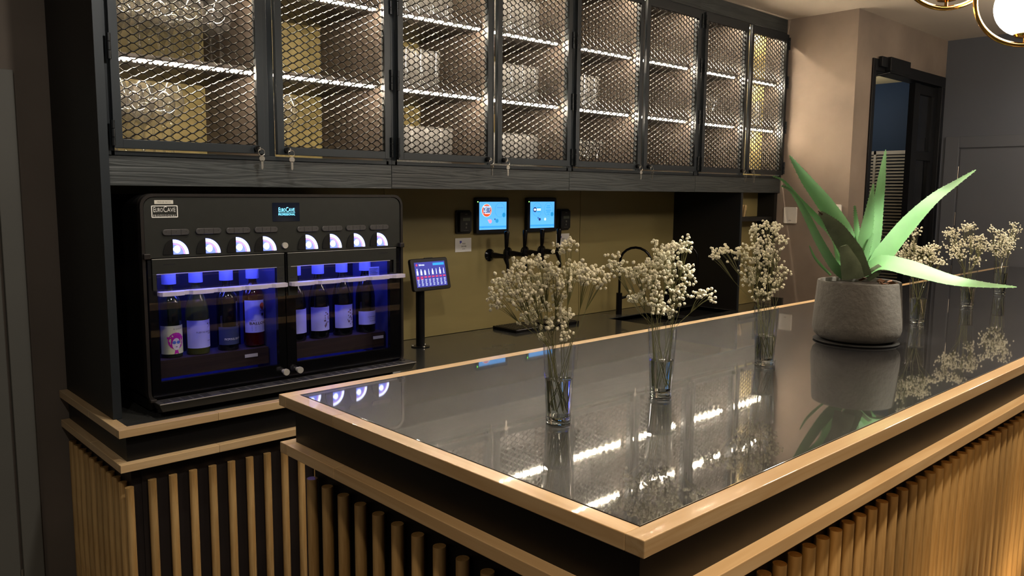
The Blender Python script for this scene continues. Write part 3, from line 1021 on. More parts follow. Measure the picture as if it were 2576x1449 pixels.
# doors
DOORS = ((DX0 + .016, XM - .002, 0), (XM + .002, DX1 - .016, 1))
dz0, dz1 = .912, 1.370
for x0, x1, s in DOORS:
    # window inside the black printed border
    wx0, wx1 = (x0 + .028, x1 - .030) if s == 0 else (x0 + .038, x1 - .050)
    wz0, wz1 = dz0 + .048, dz1 - .034
    b = B()
    y0, y1 = YD - .004, YD + .012
    b.box(x0, wx0, y0, y1, dz0, dz1).box(wx1, x1, y0, y1, dz0, dz1).box(wx0, wx1, y0, y1, dz0, wz0).box(wx0, wx1, y0, y1, wz1, dz1)
    dr = b.build('door', 'black_gloss', wd)
    B().box(x0, x1, y0 - .003, y0 - .0005, dz0, dz1 - .001).build('glass', 'door_glass', dr)
    # grey sheet-metal flange over the top of the door
    fb = B()
    fx0, fx1 = (x0 + .012, x1 - .004) if s == 0 else (x0 + .006, x1 - .022)
    fb.box(fx0, fx1, YD - .0115, YD - .0075, dz1 - .046, dz1 + .002)
    if s == 0:
        fb.box(fx1 - .030, fx1, YD - .0115, YD - .0075, dz1 - .155, dz1 - .046).box(fx0, fx0 + .012, YD - .0115, YD - .0075, dz1 - .10, dz1 - .046)
        sxs, ox = fx1 - .015, fx0 + .055
    else:
        fb.box(fx0, fx0 + .038, YD - .0115, YD - .0075, dz1 - .155, dz1 - .046).box(fx1 - .012, fx1, YD - .0115, YD - .0075, dz1 - .10, dz1 - .046)
        sxs, ox = fx0 + .016, fx1 - .06
    fl = fb.build('flange', 'disp_panel', dr, bevel=.001)
    B().box(fx0 + .012, fx1 - .03, YD - .0125, YD - .007, dz1 - .0485, dz1 - .0465).box(fx0, fx1, YD - .0125, YD - .0075, dz1 + .002, dz1 + .0035).build('flange_lip', 'chrome', fl)
    B().plate(rrect(ox - .02, ox + .02, dz1 - .018, dz1 - .013, .0024, 3), XZ(YD - .0119), .0006).build('vent_slot', 'print_black', fl)
    for dz in (.088, .100, .135):
        B().plate(rrect(sxs - .008, sxs + .008, dz1 - dz - .003, dz1 - dz + .003, .0028, 3), XZ(YD - .0119), .0006).build('vent_slot', 'print_black', fl)
    # acrylic neck shelf across the door
    ax0, ax1 = (wx0 - .004, x1 - .004) if s == 0 else (x0 + .008, x1 + .006)
    az = dz1 - .118
    o = [(ax0, YD - .012), (ax0, YD - .034)]
    nn = 4
    wseg = (ax1 - ax0 - .06) / nn
    for k in range(nn):
        xx = ax0 + k * wseg
        o += [(xx + wseg * .06, YD - .046), (xx + wseg * .5, YD - .050), (xx + wseg * .78, YD - .046), (xx + wseg * .80, YD - .034), (xx + wseg * .97, YD - .034)]
    o += [(ax1 - .05, YD - .044), (ax1 - .012, YD - .044), (ax1, YD - .036), (ax1, YD - .012)]
    B().plate(o, XY(az), .014).build('acrylic_shelf', 'acrylic', dr, bevel=.0008)
    kx = x1 - .016 if s == 0 else x0 + .036
    b = B().cyl((kx, YD - .006, dz0 + .022), (kx, YD - .026, dz0 + .022), .0075, n=16).cyl((kx, YD - .024, dz0 + .022), (kx, YD - .034, dz0 + .022), .012, n=20)
    b.build('knob', 'chrome', dr, smooth=True)
    hx = x0 - .004 if s == 0 else x1 + .004
    B().box(hx - .010, hx + .010, YD - .020, YD, dz1 + .004, dz1 + .022).build('pivot', 'disp_bezel', dr, bevel=.002)
    B().box(hx - .010, hx + .010, YD - .020, YD, dz0 - .014, dz0 - .004).build('pivot', 'disp_bezel', dr, bevel=.002)
    for k in range(4):
        xx = XBOT[k] if s == 0 else XBR[k]
        B().cyl((xx, 2.86, 1.272), (xx, 2.86, 1.385), .024, n=20).build('neck_sleeve', 'neck_sleeve', wd, smooth=True)
    # note and rating label inside
    tg = (x0 + .36, .992) if s == 0 else (x1 - .075, .995)
    B().box(tg[0], tg[0] + .05, 2.802, 2.8045, tg[1] - .008, tg[1] + .004).build('rack_tag', 'sticker', wd)
x0, z1 = D(928, 672, 2.80)
x1, z0 = D(954, 700, 2.80)
nt_ = B().box(x0, x1, 2.80, 2.801, z0, z1).build('rating_label', 'print_white', wd)
b = B()
for i in range(6):
    b.box(x0 + .004, x1 - .008 - .004 * (i % 3), 2.7994, 2.7998, z1 - .008 - i * .006, z1 - .0068 - i * .006)
b.build('rating_print', 'print_grey', nt_)
# drip tray
tx0, tx1 = DX0 + .012, DX1 + .022
b = B().hexa([(tx0 + .012, YD - .062, .872), (tx0, YD - .066, .900), (tx0 + .012, YD, .872), (tx0, YD, .900), (tx1 - .02, YD - .062, .872), (tx1, YD - .066, .900), (tx1 - .02, YD, .872), (tx1, YD, .900)])
tr = b.build('drip_tray', 'disp_panel', wd, bevel=.002)
B().box(tx0 + .003, tx1 - .003, YD - .0675, YD - .0655, .8985, .9012).build('tray_lip', 'chrome', tr)
g = B()
for k in range(30):
    xx = tx0 + .02 + k * (tx1 - tx0 - .03) / 30
    if k % 6 == 5:
        continue
    for j in range(5):
        for i in range(3):
            g.box(xx + j * .0052, xx + j * .0052 + .0035, YD - .058 + i * .016, YD - .046 + i * .016, .9002, .9008)
g.build('grate_slots', 'print_black', tr, kind='stuff')
B().box(tx0 + .004, tx1 - .004, YD - .064, YD - .002, .9000, .9003).build('grate', mat('grate_metal', (150, 148, 146), .3, .9), tr)
# feet and base
B().box(DX0 + .02, DX1 - .02, YD + .05, yb, CZ + .008, DZ0 + .006).build('base', 'disp_black', wd)
for x in (DX0 + .05, DX1 - .05):
    B().cyl((x, YD + .03, CZ + .0012), (x, YD + .03, DZ0 + .008), .016, .012, n=14).build('foot', 'disp_black', wd, smooth=True)

# ------------------------------------------------------------------ bottles
mat('glass_green', (22, 34, 16), .08, var=.05, ior=1.5, coat=.4)
mat('glass_dark', (8, 10, 12), .08, var=.05, ior=1.5, coat=.4)
mat('glass_olive', (70, 74, 34), .08, var=.05, coat=.4)
mat('glass_rose', (60, 6, 10), .1, var=.1, coat=.4)
mat('label_lit_blue', (186, 186, 236), .6, var=.02)  # white paper with the blue interior light tinted into its colour
mat('label_yellow', (218, 222, 160), .6, var=.02)
mat('label_slate', (58, 68, 100), .6, var=.03)
mat('print_magenta', (196, 18, 150), .6, var=.05)
mat('print_skin', (236, 226, 206), .6, var=.02)
mat('print_blue', (90, 120, 190), .6, var=.05)
mat('print_orange', (206, 92, 54), .6, var=.05)
mat('print_plum', (120, 90, 120), .6, var=.1)
BORD = [(.0, .006), (.020, .004), (.036, .0), (.0375, .004), (.0375, .185), (.034, .205), (.018, .226), (.0145, .24), (.014, .285), (.0158, .288), (.0158, .296), (.0, .297)]
BURG = [(.0, .008), (.020, .006), (.039, .0), (.0405, .005), (.0405, .145), (.037, .175), (.025, .215), (.0155, .245), (.014, .285), (.0158, .288), (.0158, .296), (.0, .297)]


def wrapf(Rr, off=0):
    """flat (a,z) -> on bottle surface; a=0 faces the glass doors (-y)"""
    return lambda a, z, d: ((Rr + off + d) * math.sin(a / Rr), -(Rr + off + d) * math.cos(a / Rr), z)


def patch(Rr, a0, a1, z0, z1, off, n=14):
    b = B()
    f = wrapf(Rr, off)
    vs = []
    for i in range(n + 1):
        a = a0 + (a1 - a0) * i / n
        vs += [f(a, z0, 0), f(a, z1, 0)]
    b.add(vs, [(2 * i, 2 * i + 2, 2 * i + 3, 2 * i + 1) for i in range(n)])
    return b


def dense(o, step=.002):
    """subdivide an outline into a fan so it wraps the bottle"""
    return o


def bottle(loc, prof, m, label, lab, name='wine_bottle'):
    t = thing(name, label, 'bottle', loc, 'wine bottles inside the dispenser')
    B().lathe(prof, n=28).build('bottle', m, t, smooth=True, local=True)
    return t


BZ = 1.016
RB, RG = .0376, .0406


def decal(b, Rr, poly, off):
    """convex polygon in (a,z) as a fan of small triangles, wrapped"""
    f = wrapf(Rr, off)
    cx = sum(p[0] for p in poly) / len(poly)
    cz = sum(p[1] for p in poly) / len(poly)
    n = len(poly)
    vs = [f(cx, cz, 0)]
    for s in (.5, 1):
        vs += [f(cx + (p[0] - cx) * s, cz + (p[1] - cz) * s, 0) for p in poly]
    fs = []
    for i in range(n):
        j = (i + 1) % n
        fs += [(0, 1 + i, 1 + j), (1 + i, 1 + n + i, 1 + n + j, 1 + j)]
    b.add(vs, fs)


# 1: yellow label with a lady in a hat
t = bottle((XBOT[0], 2.86, BZ), BORD, 'glass_green', 'green wine bottle, yellow label with a magenta-haired lady in sunglasses', None)
lb = patch(RB, -.052, .052, .012, .112, .0006).build('label', 'label_yellow', t, local=True, smooth=True)
b = B()
decal(b, RB, ellipse(.004, .058, .028, .030, 16), .0010)
decal(b, RB, [(-.026, .066), (.034, .064), (.034, .072), (-.026, .074)], .00125)
decal(b, RB, [(-.004, .012), (.012, .012), (.007, .036), (.001, .036)], .0011)
b.build('hair_print', 'print_magenta', lb, local=True)
b = B()
decal(b, RB, ellipse(.004, .047, .0140, .0215, 16), .0013)
b.build('face_print', 'print_skin', lb, local=True)
b = B()
decal(b, RB, ellipse(-.003, .053, .0062, .0058, 12), .0016)
decal(b, RB, ellipse(.0110, .053, .0062, .0058, 12), .0016)
b.build('glasses_print', 'print_blue', lb, local=True)
b = B()
decal(b, RB, ellipse(.004, .0375, .004, .0014, 10), .0016)
add_text(b, 'À COUTE', wrapf(RB, .0010), .012, .101, height=.0065, width=.034, bold=.01)
b.build('lettering', 'print_grey', lb, local=True)
# 2: Puertas Antiguas
t = bottle((XBOT[1], 2.86, BZ), BURG, 'glass_olive', 'olive green wine bottle with large pale label and crossed keys emblem', None)
lb = patch(RG, -.056, .056, .022, .122, .0006).build('label', 'label_lit_blue', t, local=True, smooth=True)
b = B()
f = wrapf(RG, .0010)
add_text(b, 'PUERTAS ANTIGUAS', f, .016, .079, height=.006, width=.070)
for sx in (-1, 1):
    decal(b, RG, [(.030 - sx * .006, .094), (.031 - sx * .006, .093), (.031 + sx * .006, .106), (.030 + sx * .006, .107)], .0010)
    decal(b, RG, ellipse(.0305 + sx * .006, .108, .003, .003, 8), .0010)
decal(b, RG, [(.024, .071), (.038, .071), (.038, .073), (.024, .073)], .0010)
decal(b, RG, [(.022, .045), (.040, .045), (.040, .0466), (.022, .0466)], .0010)
b.build('lettering', 'print_grey', lb, local=True)
# 3: Picpoul
t = bottle((XBOT[2], 2.86, BZ - .002), BORD, 'glass_dark', 'dark wine bottle with slate blue label lettered in white', None)
lb = patch(RB, -.052, .052, .022, .088, .0006).build('label', 'label_slate', t, local=True, smooth=True)
b = B()
add_text(b, 'PICPOUL DE PINET', wrapf(RB, .0010), .012, .043, height=.0075, width=.078, bold=.02)
b.build('lettering', 'print_white', lb, local=True)
# 4: Ballon
t = bottle((XBOT[3], 2.86, BZ + .004), BORD, 'glass_rose', 'rosé wine bottle with tall white label showing a hot-air balloon', None)
lb = patch(RB, -.052, .052, .050, .172, .0006).build('label', 'label_lit_blue', t, local=True, smooth=True)
b = B()
f = wrapf(RB, .0010)
add_text(b, 'BALLON', f, .002, .085, height=.0105, width=.066, bold=.02)
add_text(b, 'PETIT', f, -.016, .096, height=.004, width=.018)
for i in range(4):
    decal(b, RB, [(-.024, .075 - i * .0055), (.036, .075 - i * .0055), (.036, .0762 - i * .0055), (-.024, .0762 - i * .0055)], .0010)
decal(b, RB, [(.015, .112), (.025, .112), (.025, .122), (.015, .122)], .0010)
decal(b, RB, [(.008, .130), (.033, .130), (.033, .132), (.008, .132)], .0010)
b.build('lettering', 'print_black', lb, local=True)
b = B()
decal(b, RB, ellipse(.020, .150, .012, .012, 14), .0010)
decal(b, RB, [(.012, .143), (.028, .143), (.023, .134), (.017, .134)], .0012)
b.build('balloon_print', 'print_orange', lb, local=True)
# right compartment
for i, (dsc, lz0, lz1) in enumerate((('dark wine bottle with white label half hidden by the dispenser door border', .030, .125),
                                     ('dark red wine bottle, pale label with a bunch of printed flowers', .030, .125),
                                     ('dark red wine bottle, pale label with a printed sprig and a single rose', .030, .125),
                                     ('dark wine bottle with a small low pale label lettered in grey', .032, .088))):
    t = bottle((XBR[i], 2.86, BZ), BURG, 'glass_dark', dsc, None)
    lb = patch(RG, -.054, .054, lz0, lz1, .0006).build('label', 'label_lit_blue', t, local=True, smooth=True)
    if i in (1, 2):
        b = B()
        rnd = random.Random(i)
        for k in range(9):
            decal(b, RG, ellipse(.016 + rnd.uniform(-.012, .014), .050 + k * .0065, .003 + rnd.random() * .003, .0025 + rnd.random() * .003, 8), .0010 + k * .00005)
        b.build('flower_print', 'print_plum', lb, local=True)
        b = B()
        for k in range(6):
            decal(b, RG, ellipse(.012 + rnd.uniform(-.012, .012), .045 + k * .009, .002, .0035, 6), .0016)
        b.build('leaf_print', 'print_grey', lb, local=True)
    if i == 3:
        b = B()
        f = wrapf(RG, .0010)
        add_text(b, 'CATHERINE', f, .012, .064, height=.005, width=.05)
        add_text(b, 'FLEURIE', f, .012, .047, height=.005, width=.034)
        decal(b, RG, [(-.008, .055), (.032, .055), (.032, .0565), (-.008, .0565)], .0010)
        b.build('lettering', 'print_grey', lb, local=True)

# ------------------------------------------------------------------ beer wall: screens, readers, notices, taps
emitter('screen_blue', (92, 176, 255), 0.57)
emitter('screen_band', (60, 160, 250), 0.53)
emitter('screen_line', (120, 196, 255), 0.50)
emitter('screen_orange', (235, 92, 50), 0.50)
emitter('screen_navy', (40, 60, 130), 0.40)
emitter('screen_white', (215, 232, 255), 0.57)
emitter('screen_pink', (230, 160, 190), 0.50)
emitter('screen_teal', (40, 150, 210), 0.50)
emitter('screen_deep', (52, 56, 150), 0.45)
emitter('led_green', (120, 255, 90), 3)
mat('tap_black', (22, 20, 20), .2, metal=.5, var=.05)
mat('reader_black', (22, 22, 20), .4)
mat('lcd_grey', (96, 100, 84), .3)


def W(px, py, y=YW):
    q = P(px, py, 'y', y)
    return q.x, q.z


for si, (x0, x1, lab) in enumerate(((2.784, 3.020, 'square black beer display with an orange oval badge, lit blue'), (3.165, 3.399, 'square black beer display with a round navy emblem, lit blue'))):
    z0, z1 = 1.377, 1.571
    t = thing('beer_display', lab, 'screen', ((x0 + x1) / 2, YW, z0), 'beer displays on the olive wall')
    fb = B().plate(rrect(x0, x1, z0, z1, .008), XZ(YW - .026), .025).build('housing', mat('screen_housing', (10, 12, 22), .35), t, bevel=.003)
    sx0, sx1, sz0, sz1 = x0 + .020, x1 - .020, z0 + .022, z1 - .022
    ys = YW - .0275
    sc = B().box(sx0, sx1, ys, ys + .002, sz0, sz1).build('screen', 'screen_blue', t)
    w, h = sx1 - sx0, sz1 - sz0
    B().box(sx0, sx1, ys - .0006, ys, sz0 + .06 * h, sz0 + .13 * h).build('screen_bar', 'screen_band', sc)
    B().cyl((x0 + .009, YW - .0265, z1 - .022), (x0 + .009, YW - .028, z1 - .022), .0028, n=8).build('status_light', 'led_green', t)
    f = XZ(ys - .001)
    L = lambda u: sx0 + u * w
    Z = lambda v: sz0 + v * h
    # second oval outline and small bubble
    ov = ring_plate(B(), ellipse(L(.75), Z(.70), .19 * w, .26 * h, 28), ellipse(L(.75), Z(.70), .183 * w, .252 * h, 28), f, .0004)
    if si:
        ring_plate(ov, ellipse(L(.27), Z(.70), .19 * w, .26 * h, 28), ellipse(L(.27), Z(.70), .183 * w, .252 * h, 28), f, .0004)
    ov.build('oval_outline', 'screen_teal', sc)
    B().plate(ellipse(L(.90), Z(.52), .062 * w, .085 * h, 18), XZ(ys - .0012), .0004).build('bubble_icon', 'screen_teal', sc)
    if si == 0:
        B().plate(ellipse(L(.26), Z(.69), .185 * w, .235 * h, 28), f, .0004).build('oval_edge', 'screen_white', sc)
        B().plate(ellipse(L(.26), Z(.69), .172 * w, .22 * h, 28), XZ(ys - .0014), .0004).build('oval_badge', 'screen_orange', sc)
        B().box(L(.135), L(.385), ys - .0022, ys - .0018, Z(.60), Z(.80)).build('badge_band', 'screen_navy', sc)
        b = B()
        b.box(L(.135), L(.385), ys - .0025, ys - .0022, Z(.78), Z(.85))
        add_text(b, 'HELLS', XZ(ys - .0026), L(.26), Z(.665), height=.20 * h, width=.25 * w, bold=.02)
        b.build('badge_name', 'screen_white', sc)
        b = B()
        add_text(b, 'CAMDEN', XZ(ys - .0030), L(.26), Z(.815), height=.035 * h, width=.19 * w, bold=.02)
        add_text(b, 'CAMDEN HELLS', XZ(ys - .0012), L(.75), Z(.79), height=.022 * h, width=.24 * w)
        add_text(b, 'pints', XZ(ys - .0012), L(.12), Z(.085), height=.03 * h, width=.08 * w)
        b.plate(ellipse(L(.565), Z(.37), .02 * w, .035 * h, 10), f, .0004)
        b.build('caption', 'screen_navy', sc)
        B().plate(ellipse(L(.39), Z(.30), .06 * w, .075 * h, 16), f, .0004).plate(ellipse(L(.32), Z(.34), .022 * w, .03 * h, 10), f, .0004).build('cup_icon', 'screen_pink', sc)
        B().plate(ellipse(L(.64), Z(.31), .058 * w, .075 * h, 16), f, .0004).build('cup_icon', 'screen_teal', sc)
    else:
        B().plate(ellipse(L(.18), Z(.70), .075 * w, .095 * h, 18), f, .0004).plate(ellipse(L(.38), Z(.33), .045 * w, .055 * h, 14), f, .0004).plate(ellipse(L(.315), Z(.385), .02 * w, .03 * h, 10), f, .0004).build('round_emblem', 'screen_navy', sc, kind='stuff')
        B().plate(ellipse(L(.18), Z(.70), .052 * w, .045 * h, 16), XZ(ys - .0014), .0004).box(L(.25), L(.42), ys - .0014, ys - .001, Z(.66), Z(.74)).plate(ellipse(L(.61), Z(.33), .04 * w, .055 * h, 14), f, .0004).build('emblem_inset', 'screen_white', sc, kind='stuff')
        b = B()
        for v, ww in ((.78, .16), (.62, .14)):
            b.box(L(.34 - ww / 2), L(.34 + ww / 2), ys - .0012, ys - .001, Z(v) - .0022, Z(v) + .0022)
        for v, ww in ((.84, .14), (.77, .18), (.67, .22), (.60, .16), (.52, .10)):
            b.box(L(.74 - ww / 2), L(.74 + ww / 2), ys - .0012, ys - .001, Z(v) - .0016, Z(v) + .0016)
        b.build('caption', 'screen_teal', sc, kind='stuff')

for x0, lab in ((2.657, 'black card reader box beside the orange-badge beer display'), (3.425, 'black card reader box beside the navy-emblem beer display')):
    x1, z0, z1 = x0 + .1, 1.381, 1.505
    t = thing('card_reader', lab, 'card reader', (x0 + .05, YW, z0), 'card readers on the olive wall')
    B().plate(rrect(x0, x1, z0, z1, .010), XZ(YW - .012), .011).build('back_plate', 'reader_black', t, bevel=.002)
    cs = B().plate(rrect(x0 + .012, x1 - .008, z0 + .010, z1 - .008, .008), XZ(YW - .030), .018).build('case', 'reader_black', t, bevel=.003)
    B().box(x0 + .030, x0 + .080, YW - .031, YW - .030, z0 + .068, z0 + .084).build('lcd', 'lcd_grey', cs)
    b = B().cyl((x0 + .053, YW - .030, z0 + .052), (x0 + .053, YW - .033, z0 + .052), .006, n=14).box(x0 + .049, x0 + .057, YW - .031, YW - .030, z0 + .028, z0 + .038)
    b.box(x0 + .045, x0 + .061, YW - .0306, YW - .030, z0 + .102, z0 + .105).box(x0 + .036, x0 + .070, YW - .0306, YW - .030, z0 + .016, z0 + .0175)
    b.build('marks', mat('reader_grey', (110, 108, 100), .4), cs)

for x0, z0, z1, lab, big in ((2.658, 1.284, 1.357, 'white paper notice reading touch card here under the card reader', 1), (3.427, 1.284, 1.359, 'white paper notice partly behind the flowers under the card reader', 0)):
    x1 = x0 + .111
    t = thing('notice', lab, 'sign', ((x0 + x1) / 2, YW, z0), 'paper notices on the olive wall')
    pp = B().box(x0, x1, YW - .002, YW - .0005, z0, z1).build('paper', mat('paper', (226, 224, 222), .7, var=.02), t)
    f = XZ(YW - .0024)
    b = B()
    if big:
        add_text(b, 'TOUCH', f, x0 + .058, z1 - .030, height=.008, width=.022, bold=.02)
        add_text(b, 'CARD HERE', f, x0 + .058, z1 - .044, height=.008, width=.036, bold=.02)
        add_text(b, 'pints', f, x0 + .058, z1 - .058, height=.005, width=.02, bold=.03)
    else:
        add_text(b, 'TAKE', f, x0 + .058, z1 - .032, height=.008, width=.022, bold=.02)
        add_text(b, 'CARD', f, x0 + .058, z1 - .046, height=.008, width=.030, bold=.02)
        ring_plate(b, ellipse(x0 + .088, z0 + .018, .008, .006, 12), ellipse(x0 + .088, z0 + .018, .005, .004, 12), f, .0002)
    b.build('lettering', 'print_grey', pp)
    b = B().plate([(x0 + .030, z1 - .014), (x0 + .044, z1 - .014), (x0 + .044, z1 - .024), (x0 + .032, z1 - .030)], f, .0002)
    b.build('hand_icon', mat('print_violet', (80, 84, 170), .6), pp)

for i, tx in enumerate((2.900, 3.036, 3.169, 3.304)):
    tz = 1.258 + (.004 if i else 0)
    t = thing('beer_tap', 'black beer tap with upright handle on the olive wall', 'tap', (tx, YW, tz - .08), 'four beer taps in a row under the beer displays')
    yh = 3.165
    B().lathe([(.034, 0), (.034, .005), (.026, .012), (.020, .018), (.018, .022)], n=24).build('flange', 'tap_black', t, smooth=True, local=True)
    fl = t.children[0]
    fl.rotation_euler = (R(90), 0, 0)
    fl.location = (0, 0, .08)
    B().tube([(tx, YW - .018, tz), (tx, YW - .05, tz), (tx, YW - .09, tz), (tx, yh - .014, tz)], [.014, .017, .013, .012], 14).build('shank', 'tap_black', t, smooth=True)
    B().tube([(tx, yh, tz + .030), (tx, yh, tz - .012), (tx, yh - .014, tz - .045), (tx, yh - .016, tz - .085)], [.012, .014, .009, .0075], 12).build('spout', 'tap_black', t, smooth=True)
    B().tube([(tx, yh, tz + .030), (tx, yh, tz + .040), (tx, yh - .003, tz + .055), (tx, yh - .006, tz + .130), (tx, yh - .006, tz + .136)], [.008, .007, .010, .0145, .012], 14).build('handle', 'tap_black', t, smooth=True)

for x0, x1, lab in ((2.90, 3.13, 'black slotted drip tray beneath the beer taps, the one near the tablet stand'), (3.17, 3.40, 'black slotted drip tray beneath the beer taps, the one near the sinks')):
    t = thing('tap_drip_tray', lab, 'drip tray', ((x0 + x1) / 2, 3.18, CZ), 'drip trays under the beer taps')
    B().box(x0, x1, 3.08, 3.27, CZ, CZ + .018).build('tray', 'tap_black', t, bevel=.003)
    for k in range(11):
        xx = x0 + .014 + k * .0195
        B().box(xx, xx + .010, 3.095, 3.255, CZ + .018, CZ + .020).build('slat', mat('slat_grey', (70, 68, 66), .3, .7), t)

# ------------------------------------------------------------------ tablet on a post
tbx, tby = 2.293, 3.115
t = thing('tablet_stand', 'tablet showing a wine list on a black post bolted to the back counter', 'tablet', (tbx, tby, CZ))
B().lathe([(.045, 0), (.045, .004), (.030, .006)], n=28).build('base_plate', mat('satin_black', (20, 20, 22), .3, .4), t, smooth=True, local=True)
for a in (20, 140, 260):
    B().lathe([(.006, 0), (.005, .004), (.0, .005)], c=(.037 * math.cos(R(a)), .037 * math.sin(R(a)), .004), n=10).build('bolt', 'chrome', t, smooth=True, local=True)
B().cyl((0, 0, .004), (0, 0, .30), .0215, n=24).build('post', 'satin_black', t, smooth=True, local=True)
hd = B()
hd.plate(rrect(-.118, .118, -.078, .078, .012), XZ(-.010), .018)
h = hd.build('tablet', 'satin_black', t, local=True, bevel=.003)
h.location = (.035, -.030, .355)
h.rotation_euler = (R(-12), 0, R(4))
B().box(-.05, .05, .008, .03, -.05, .03).build('bracket', 'satin_black', h, local=True)
B().box(-.02, .03, -.004, .004, .078, .081).build('side_button', 'satin_black', h, local=True)
B().box(-.096, .096, -.0112, -.0100, -.060, .060).build('screen', 'screen_deep', h, local=True)
b = B()
f = XZ(-.0120)
for k in range(8):
    bx = -.084 + k * .0238
    b.plate([(bx - .005, -.002), (bx + .005, -.002), (bx + .005, .014), (bx + .002, .022), (bx + .002, .030 - .004 * (k % 3)), (bx - .002, .030 - .004 * (k % 3)), (bx - .002, .022), (bx - .005, .014)], f, .0003) if k in (0, 1, 2, 4, 6) else b.plate([(bx - .0022, -.002), (bx + .0022, -.002), (bx + .0022, .012), (bx + .001, .026), (bx - .001, .026), (bx - .0022, .012)], f, .0003)
    for j in range(5):
        b.box(bx - .006 + .001 * (j % 2), bx + .006 - .0015 * (j % 3), -.0123, -.0120, -.026 - j * .0068, -.0235 - j * .0068)
add_text(b, 'bives', f, -.052, .047, height=.009, width=.034, bold=.03)
b.build('screen_items', 'screen_white', h, local=True, kind='stuff')
b = B()
for k in range(8):
    bx = -.084 + k * .0238
    b.box(bx - .008, bx + .008, -.0118, -.0114, -.016, -.008)
    if k < 2:
        b.box(bx - .008, bx + .008, -.0118, -.0114, -.022, -.017)
b.plate(ellipse(-.083, .047, .006, .006, 12), f, .0003)
b.build('screen_tags', emitter('screen_red', (190, 60, 110), 0.40), h, local=True, kind='stuff')
B().box(.018, .090, -.0118, -.0114, .041, .053).build('screen_box', 'screen_teal', h, local=True)

# menu card beside the dispenser
t = thing('menu_card', 'white menu card in a small wooden block between dispenser and tablet', 'menu', (2.10, 3.08, CZ))
B().box(-.03, .03, -.012, .012, 0, .03).build('block', 'rack_wood', t, local=True)
B().hexa([(-.05, -.002, .025), (-.05, .006, .19), (-.05, 0, .025), (-.05, .008, .19), (.05, -.002, .025), (.05, .006, .19), (.05, 0, .025), (.05, .008, .19)]).build('card', 'paper', t, local=True)

# ------------------------------------------------------------------ faucets
for fx, lab in ((3.865, 'slim black gooseneck faucet behind the sink nearer the beer taps'), (4.36, 'slim black gooseneck faucet behind the sink nearer the divider panel')):
    fy = 3.17
    t = thing('faucet', lab, 'faucet', (fx, fy, CZ), 'faucets at the two sinks')
    B().cyl((fx, fy, CZ), (fx, fy, CZ + .135), .0185, n=20).build('body', 'tap_black', t, smooth=True)
    pts = [(fx, fy, CZ + .13), (fx, fy, CZ + .30)] + [(fx + .045 * (1 - math.cos(R(a))), fy - .085 * (1 - math.cos(R(a))), CZ + .33 + .09 * math.sin(R(a))) for a in range(0, 181, 18)] + [(fx + .09, fy - .17, CZ + .22)]
    B().tube(pts, .0078, 10).build('spout', 'tap_black', t, smooth=True)
    B().tube([(fx + .016, fy, CZ + .10), (fx + .050, fy - .01, CZ + .105), (fx + .075, fy - .015, CZ + .118)], [.009, .007, .006], 10).build('lever', 'tap_black', t, smooth=True)

# ------------------------------------------------------------------ vases with baby's breath
mat('blossom_white', (238, 234, 212), .75, var=.08, scale=200)
mat('stem_green', (98, 98, 58), .6, var=.2, scale=60)
mat('water', (235, 240, 240), .0, var=.0, ior=1.33, trans=1)
mat('base_glass', (238, 244, 244), .0, var=.0, ior=1.5, trans=1)
VASES = [(1.242, 1.182), (1.599, 1.172), (2.135, 1.195), (3.314, 1.203), (4.003, 1.241), (4.631, 1.287)]
WHICH = ('nearest the island corner, facing the taps', 'second from the island corner', 'between the second vase and the potted aloe',
         'just past the potted aloe', 'second past the potted aloe', 'third past the potted aloe')
VH = .172
